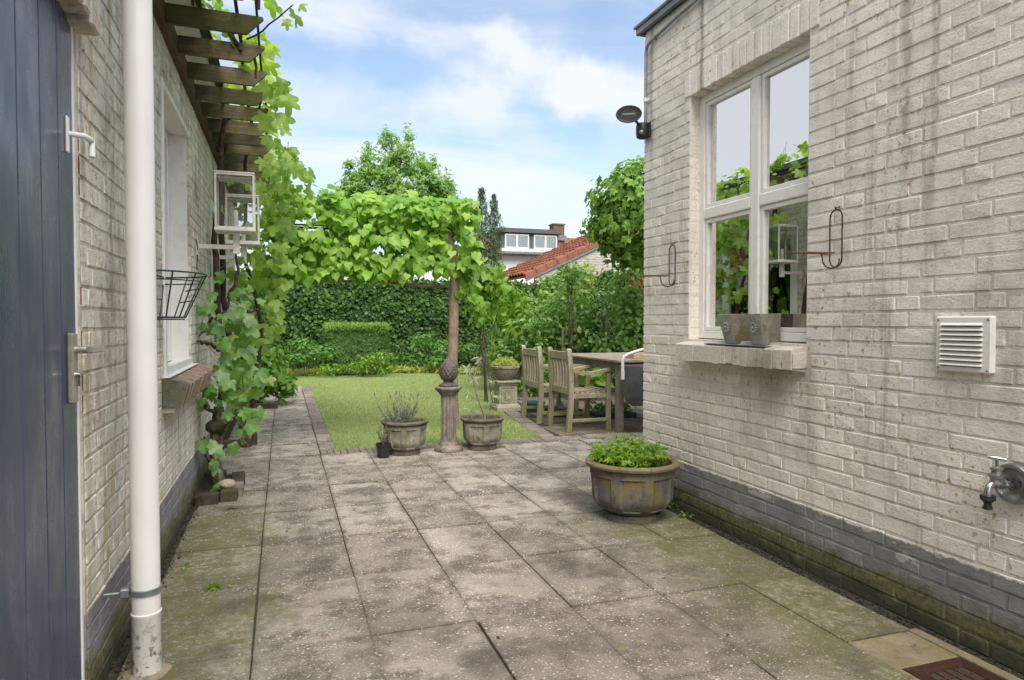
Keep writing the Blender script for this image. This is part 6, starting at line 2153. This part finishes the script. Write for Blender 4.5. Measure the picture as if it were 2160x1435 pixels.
# hydrangea by the house and ivy column at its corner
hy = bush('hydrangea', (-.32, 9.9, .36), (.30, .40, .36), 760, 'oval', 'leaf_hydra', .125, 'bright green hydrangea beside the path at the corner of the left house', stems=6, parts=200)
bed3 = empty('brick_kerb', (-.25, 9.5, 0), 'row of low edging bricks in front of the hydrangea', 'edging')
for k in range(2):
    mk('brick', MB().box(-.46 + .2 * k, -.27 + .2 * k, 9.42, 9.49, -.005, .07, .006), M['bed_brick'], bed3)
bush('ivy_column', (-.33, 10.4, 1.0), (.16, .4, .9), 1500, 'ivy', 'leaf_mid', .085, 'narrow column of climbing leaves past the corner of the left house', cat='climber', stems=5, tip=(0, 0, -1))
bush('border_shrub', (-.65, 12.6, .5), (.35, .7, .45), 1300, 'oval_lo', 'leaf_shrub_dark', .09, 'dark shrub beyond the end of the path on the left', stems=4)

# ================================================================== trees and buildings beyond
sg = empty('sweetgum_tree', (4.6, 28.2, 0), 'tall light green many-peaked tree rising behind the trained tree', 'tree')
mk('trunk', MB().tube(wig((4.6, 28.2, 0), (4.6, 28.2, 8.0), 12, .08, 2), taper(.22, .04, 13), 10), M['bark_dark'], sg, True)
P_, N_, T_ = [], [], []
spires = [(4.95, 28.1, 9.15, 1.25), (4.05, 28.2, 8.95, 1.1), (4.45, 28.5, 8.85, .9), (3.35, 28.3, 8.35, 1.05), (5.5, 28.3, 8.1, 1.1), (2.75, 28.2, 7.0, .9), (6.15, 28.0, 7.2, .95), (4.6, 27.6, 8.2, 1.3), (3.8, 27.7, 7.8, 1.1), (5.4, 27.5, 7.6, 1.1), (6.7, 28.2, 6.6, .7), (2.2, 28.3, 6.6, .7), (6.5, 27.8, 7.3, .9), (2.6, 28.0, 7.5, .8), (5.9, 27.6, 7.9, 1.0), (3.2, 27.8, 7.9, 1.0)]
for (x_, y_, zt, rb_) in spires:
    for k in range(52):
        a_ = U(0, 2 * PI); t = rnd.random() ** .7
        z_ = zt - t * (zt - 4.6)
        rr = rb_ * (t ** .8) * U(.5, 1.1) + .04
        c0 = Vector((x_, y_, z_))
        c1 = Vector((x_ + rr * math.cos(a_), y_ + rr * math.sin(a_), z_ + .25 * rr))
        if k % 5 == 0:
            mk('limb', MB().tube([c0 + Vector((0, 0, -.3)), c1], [.03, .008], 5), M['bark_dark'], sg)
        for q in range(26):
            u = rnd.random() ** .6
            p = c0.lerp(c1, u) + Vector((G(0, .10), G(0, .10), G(-.05, .10)))
            P_.append(tuple(p)); N_.append((math.cos(a_) * .5, math.sin(a_) * .5 - .2, .8)); T_.append((math.cos(a_) * .6, math.sin(a_) * .6, -.7))
    for q in range(26):
        z_ = zt + U(-.5, .12)
        P_.append((x_ + G(0, .06), y_ + G(0, .06), z_)); N_.append((0, -.5, .8)); T_.append((G(0, 1), -.5, .2))
foliage(sg, frames(P_, N_, T_, .19, .4, .4, .35), 'star', M['leaf_gum'], rest='foliage')

for (x_, y_, zt, w_, lab) in ((5.56, 19.35, 4.98, .34, 'taller spire of the narrow dark columnar conifer pair'), (5.90, 19.25, 4.78, .30, 'shorter spire of the narrow dark columnar conifer pair, nearer the dormer house')):
    cy_ = empty('columnar_conifer', (x_, y_, 0), lab, 'tree', 'narrow dark conifers')
    mk('trunk', MB().tube([(x_, y_, 0), (x_, y_, zt - .3)], [.06, .015], 8), M['bark_dark'], cy_)
    K = 4200
    zz_ = rng.uniform(.2, zt, K); an = rng.uniform(0, 2 * PI, K)
    pf = np.clip((zt - zz_) / .9, .12, 1) ** .6 * w_ * (.85 + .25 * np.sin(zz_ * 7 + an * 2) + .2 * np.sin(zz_ * 17))
    rr = pf * rng.uniform(.55, 1, K)
    pos = np.stack([x_ + rr * np.cos(an), y_ + rr * np.sin(an), zz_], 1)
    foliage(cy_, frames(pos, np.stack([np.cos(an), np.sin(an), .2 * np.ones(K)], 1), (0, 0, 1), .11, .35, .3), 'needle', M['leaf_cypress'], rest='foliage')

# red roofed outbuilding
ob = empty('outbuilding', (9.5, 19, 0), 'outbuilding with lime-washed brick gable and orange pantile roof', 'building')
xe, ze, xa_, za_ = 6.05, 2.28, 9.9, 4.02
YG, YB = 17.0, 21.2
mk('gable_wall', MB().prism([(xe + .35, 0), (13.4, 0), (13.4, ze + .1), (xa_, za_ - .10), (xe + .35, ze + .05)], 'y', YG, YG + .25), M['mortar_left'] if False else M['gable_brick'], ob)
# bricks of the gable in relief, joined (a few pixels each)
bt_v = np.array([p for p in MB().box(-.5, .5, -.5, .5, -.5, .5).v]); bt_f = []
for f_ in MB().box(-.5, .5, -.5, .5, -.5, .5).f:
    bt_f += [(f_[0], f_[1], f_[2]), (f_[0], f_[2], f_[3])]
bm_ = []
z_ = 1.6
row = 0
while z_ < 4.0:
    x_ = xe + .38 + (.11 if row % 2 else 0)
    while x_ < 11.4:
        lim = ze + (x_ - xe) * (za_ - ze) / (xa_ - xe) - .12
        if x_ > xa_: lim = za_ - (x_ - xa_) * .45 - .12
        if z_ < lim:
            mt = np.eye(4); mt[0, 0] = .205; mt[1, 1] = .02; mt[2, 2] = .054; mt[:3, 3] = (x_, YG + .004 + rnd.gauss(0, .0015), z_)
            bm_.append(mt)
        x_ += .22
    z_ += .066; row += 1
mass('brickwork', [bt_v], [np.array(bt_f)], [np.array(bm_)], M['gable_brick'], ob, False, kind='stuff')
sl0 = math.atan2(za_ - ze, xa_ - xe)
mk('roof', MB().prism([(xe, ze + .0), (xa_, za_), (13.8, ze), (13.8, ze + .04), (xa_, za_ + .06), (xe, ze + .05)], 'y', YG - .02, YB), M['tile_orange'], ob)
mk('verge_board', MB().prism([(xe + .02, ze - .10), (xa_, za_ - .12), (xa_, za_ - .02), (xe + .02, ze - .005)], 'y', YG - .05, YG - .022), M['zinc'], ob)
Ls = math.hypot(xa_ - xe, za_ - ze)
# pantiles: half-round courses
tv = []
nseg = 5
tl = .36; tw_ = .235
for i in range(nseg + 1):
    a_ = PI * i / nseg
    for j in (0, 1):
        tv.append((j * tl, math.cos(a_) * tw_ / 2, math.sin(a_) * .075 + (.045 if j == 0 else .0)))
tf = []
for i in range(nseg):
    a_ = i * 2
    tf += [(a_, a_ + 1, a_ + 3), (a_, a_ + 3, a_ + 2)]
tv += [(0, math.cos(PI * i / nseg) * tw_ / 2 * .9, math.sin(PI * i / nseg) * .06 + .02) for i in range(nseg + 1)]
for i in range(nseg):
    tf.append((i * 2, i * 2 + 2, 12 + i)); tf.append((i * 2 + 2, 12 + i + 1, 12 + i))
tms = []
rot = np.array(Matrix.Rotation(-sl0, 4, 'Y'))
nrow = int(Ls / .33)
for i in range(nrow + 1):
    for j in range(int((YB - YG) / .235)):
        t = i * .33
        m4 = rot.copy(); m4[:3, 3] = (xe + t * math.cos(sl0), YG + .16 + j * .235, ze + .05 + t * math.sin(sl0) + rnd.gauss(0, .004)); tms.append(m4)
ptm = np.array(tms)
tt_ = template(tv, tf, 'roof_tile_shape', M['tile_orange'])
for k in np.argsort(ptm[:, 1, 3])[:60]:
    inst('roof_tile', tt_, Matrix(ptm[k].tolist()), ob)
mass('roof_tiles', [np.array(tv)], [np.array(tf)], [ptm[np.argsort(ptm[:, 1, 3])[60:]]], M['tile_orange'], ob, True, kind='stuff')
for i in range(nrow):
    t = i * .33 + .02
    p0 = Vector((xe + t * math.cos(sl0), YG - .03, ze + .01 + t * math.sin(sl0)))
    m = MB().box(0, .325, -.028, .10, -.055, .105, .01)
    mt = Matrix.Translation(p0) @ Matrix.Rotation(-sl0 + .03, 4, 'Y')
    m.v = [tuple(mt @ Vector(v)) for v in m.v]
    mk('verge_tile', m, M['tile_orange'], ob)

# white house with dormer
hs = empty('dormer_house', (14.5, 39, 0), 'white rendered house with grey dormer, red tiled roof and brick chimney', 'building')
mk('wall', MB().box(11.2, 24, 37.0, 42.5, 0, 5.06), M['render_white'], hs)
mk('roof', MB().prism([(36.6, 4.92), (36.6, 5.0), (39.7, 6.33), (42.8, 5.0), (42.8, 4.92), (39.7, 6.2)], 'x', 11.0, 24.5), M['tile_far'], hs)
# lift the roof so that its ridge reads just above the dormer, tile courses in relief
tms = []
sl1 = math.atan2(1.33, 3.1)
for i in range(10):
    for j in range(46):
        t = i * .33
        m4 = np.array(Matrix.Rotation(PI / 2, 4, 'Z') @ Matrix.Rotation(-sl1, 4, 'Y'))
        m4[:3, 3] = (11.2 + j * .29, 36.6 + t * math.cos(sl1), 5.02 + t * math.sin(sl1)); m4[:3, 1] *= 1.2
        tms.append(m4)
mass('roof_tiles', [np.array(tv)], [np.array(tf)], [np.array(tms)], M['tile_far'], hs, True, kind='stuff')
mk('gutter', MB().box(11.0, 24.3, 36.45, 36.6, 4.94, 5.05), M['zinc'], hs)
mk('dormer', MB().box(11.65, 15.12, 36.65, 40.0, 5.08, 6.34), M['dormer_grey'], hs)
mk('dormer_roof', MB().box(11.5, 15.25, 36.45, 40.1, 6.14, 6.38), M['dormer_grey'], hs)
mk('cill', MB().box(11.6, 15.15, 36.44, 36.64, 5.06, 5.245), M['curtain'], hs)
for (x0, x1) in ((11.85, 13.28), (13.58, 15.0)):
    z0, z1 = 5.26, 6.06
    xm = (x0 + x1) / 2
    m = MB().box(x0, x1, 36.56, 36.64, z0, z0 + .07).box(x0, x1, 36.56, 36.64, z1 - .07, z1).box(x0, x0 + .07, 36.56, 36.64, z0 + .07, z1 - .07).box(x1 - .07, x1, 36.56, 36.64, z0 + .07, z1 - .07).box(xm - .05, xm + .05, 36.56, 36.64, z0 + .07, z1 - .07)
    w = mk('window', m, M['white_paint'], hs)
    mk('pane', MB().box(x0 + .07, xm - .05, 36.585, 36.595, z0 + .07, z1 - .07), M['glass_far'], w)
    mk('pane', MB().box(xm + .05, x1 - .07, 36.585, 36.595, z0 + .07, z1 - .07), M['glass_far'], w)
    m = MB()
    for k in range(28):
        a_ = x0 + .07 + (x1 - x0 - .14) * k / 28
        m.box(a_, a_ + .030, 36.615 + .010 * (k % 2), 36.63 + .010 * (k % 2), z0 + .05, z1 - .05)
    mk('curtain', m, M['curtain'], w)
mk('chimney', MB().box(15.45, 16.15, 38.2, 38.9, 5.6, 7.0), M['chimney_brick'], hs)
mk('chimney_cap', MB().box(15.40, 16.20, 38.15, 38.95, 6.95, 7.02), M['block'], hs)
mk('flashing', MB().box(15.40, 16.25, 38.1, 38.19, 6.0, 6.30), M['zinc'], hs)

# ================================================================== small stray things on the paving
def fallen(x_, y_, s, mat, label, kind='oval', rz=0, z0=.004):
    v, f = T[kind][0]
    m = MB()
    mt = Matrix.Translation((x_, y_, z0 + s * .08)) @ Matrix.Rotation(rz, 4, 'Z') @ Matrix.Rotation(R(10), 4, 'X') @ Matrix.Scale(s, 4)
    m.add([tuple(mt @ Vector(p)) for p in v], [tuple(q) for q in f])
    mk('fallen_leaf', m, mat, None, True, label=label, category='leaf', group='leaves fallen on the paving')


fallen(-.335, 4.44, .075, M['fallen'], 'curled green leaf on the paving in front of the brick bed', rz=-1.3)
fallen(1.75, 1.60, .055, M['leaf_bright'], 'fresh green leaf on the slabs beside the drain grate', 'jag', 2.2)
fallen(1.795, 1.575, .05, M['leaf_bright'], 'second green leaf overlapping the slab joint beside the drain grate', 'jag', .6)
for k, (x_, y_) in enumerate(((.10, 5.25), (.03, 3.9), (.02, 3.86), (.72, 2.32), (1.30, 3.78), (1.51, 2.06), (.66, 2.75), (1.6, 2.62))):
    fallen(x_, y_, .022 if k else .04, M['rust_iron'] if k < 6 else M['fallen'], ('brown leaf on the path slab near the lawn corner', 'tiny brown leaf left of the middle of the paving', 'tiny brown leaf beside another on the mossy slab', 'tiny reddish leaf on the near middle slab', 'tiny reddish leaf in front of the large pot', 'tiny brown leaf near the slab joint towards the drain', 'tiny green scrap on the slab in the near foreground', 'tiny green scrap on the slab between large pot and drain')[k], rz=k * 1.1)
# weeds in the joints and by the walls
for k, (x_, y_, n, s, lab) in enumerate(((-.30, 3.14, 26, .028, 'small weed with fresh leaves on the mossy slab by the drainpipe'), (2.21, 3.42, 22, .03, 'small weed in the slot beside the annex plinth'), (1.09, 2.03, 8, .018, 'tiny weed in the joint in the near foreground'), (2.24, 3.60, 14, .03, 'second small weed by the plinth behind the large pot'), (-.44, 3.45, 12, .022, 'tiny weed at the foot of the left wall'))):
    w = empty('weed', (x_, y_, 0), lab, 'weed')
    pos = np.stack([x_ + rng.normal(0, .022, n), y_ + rng.normal(0, .025, n), rng.uniform(.004, .03, n)], 1)
    foliage(w, frames(pos, (0, 0, 1), rng.normal(0, 1, (n, 3)) * (1, 1, .3), s, .3, .3), 'oval_lo', M['leaf_bright'], parts=n)
jm = []
for k in range(900):
    if rnd.random() < .6:
        x_ = rnd.choice(colx[1:]) + G(0, .0012); y_ = U(1.2, 6)
    else:
        x_ = U(-.5, 2.1); y_ = rnd.choice(rowy[:8]) + G(0, .0012)
    if mnoise.noise((x_ * 1.5, y_ * 1.5, 4)) < .12: continue
    jm.append((x_, y_, U(-.006, .002)))
mass('joint_moss', [T['oval_lo'][0][0]], [T['oval_lo'][0][1]], [frames(jm, (0, 0, 1), rng.normal(0, 1, (len(jm), 3)), .008, .5, .4)], M['leaf_mid'], None, False, kind='stuff', label='green moss specks growing in the joints of the paving', category='moss')
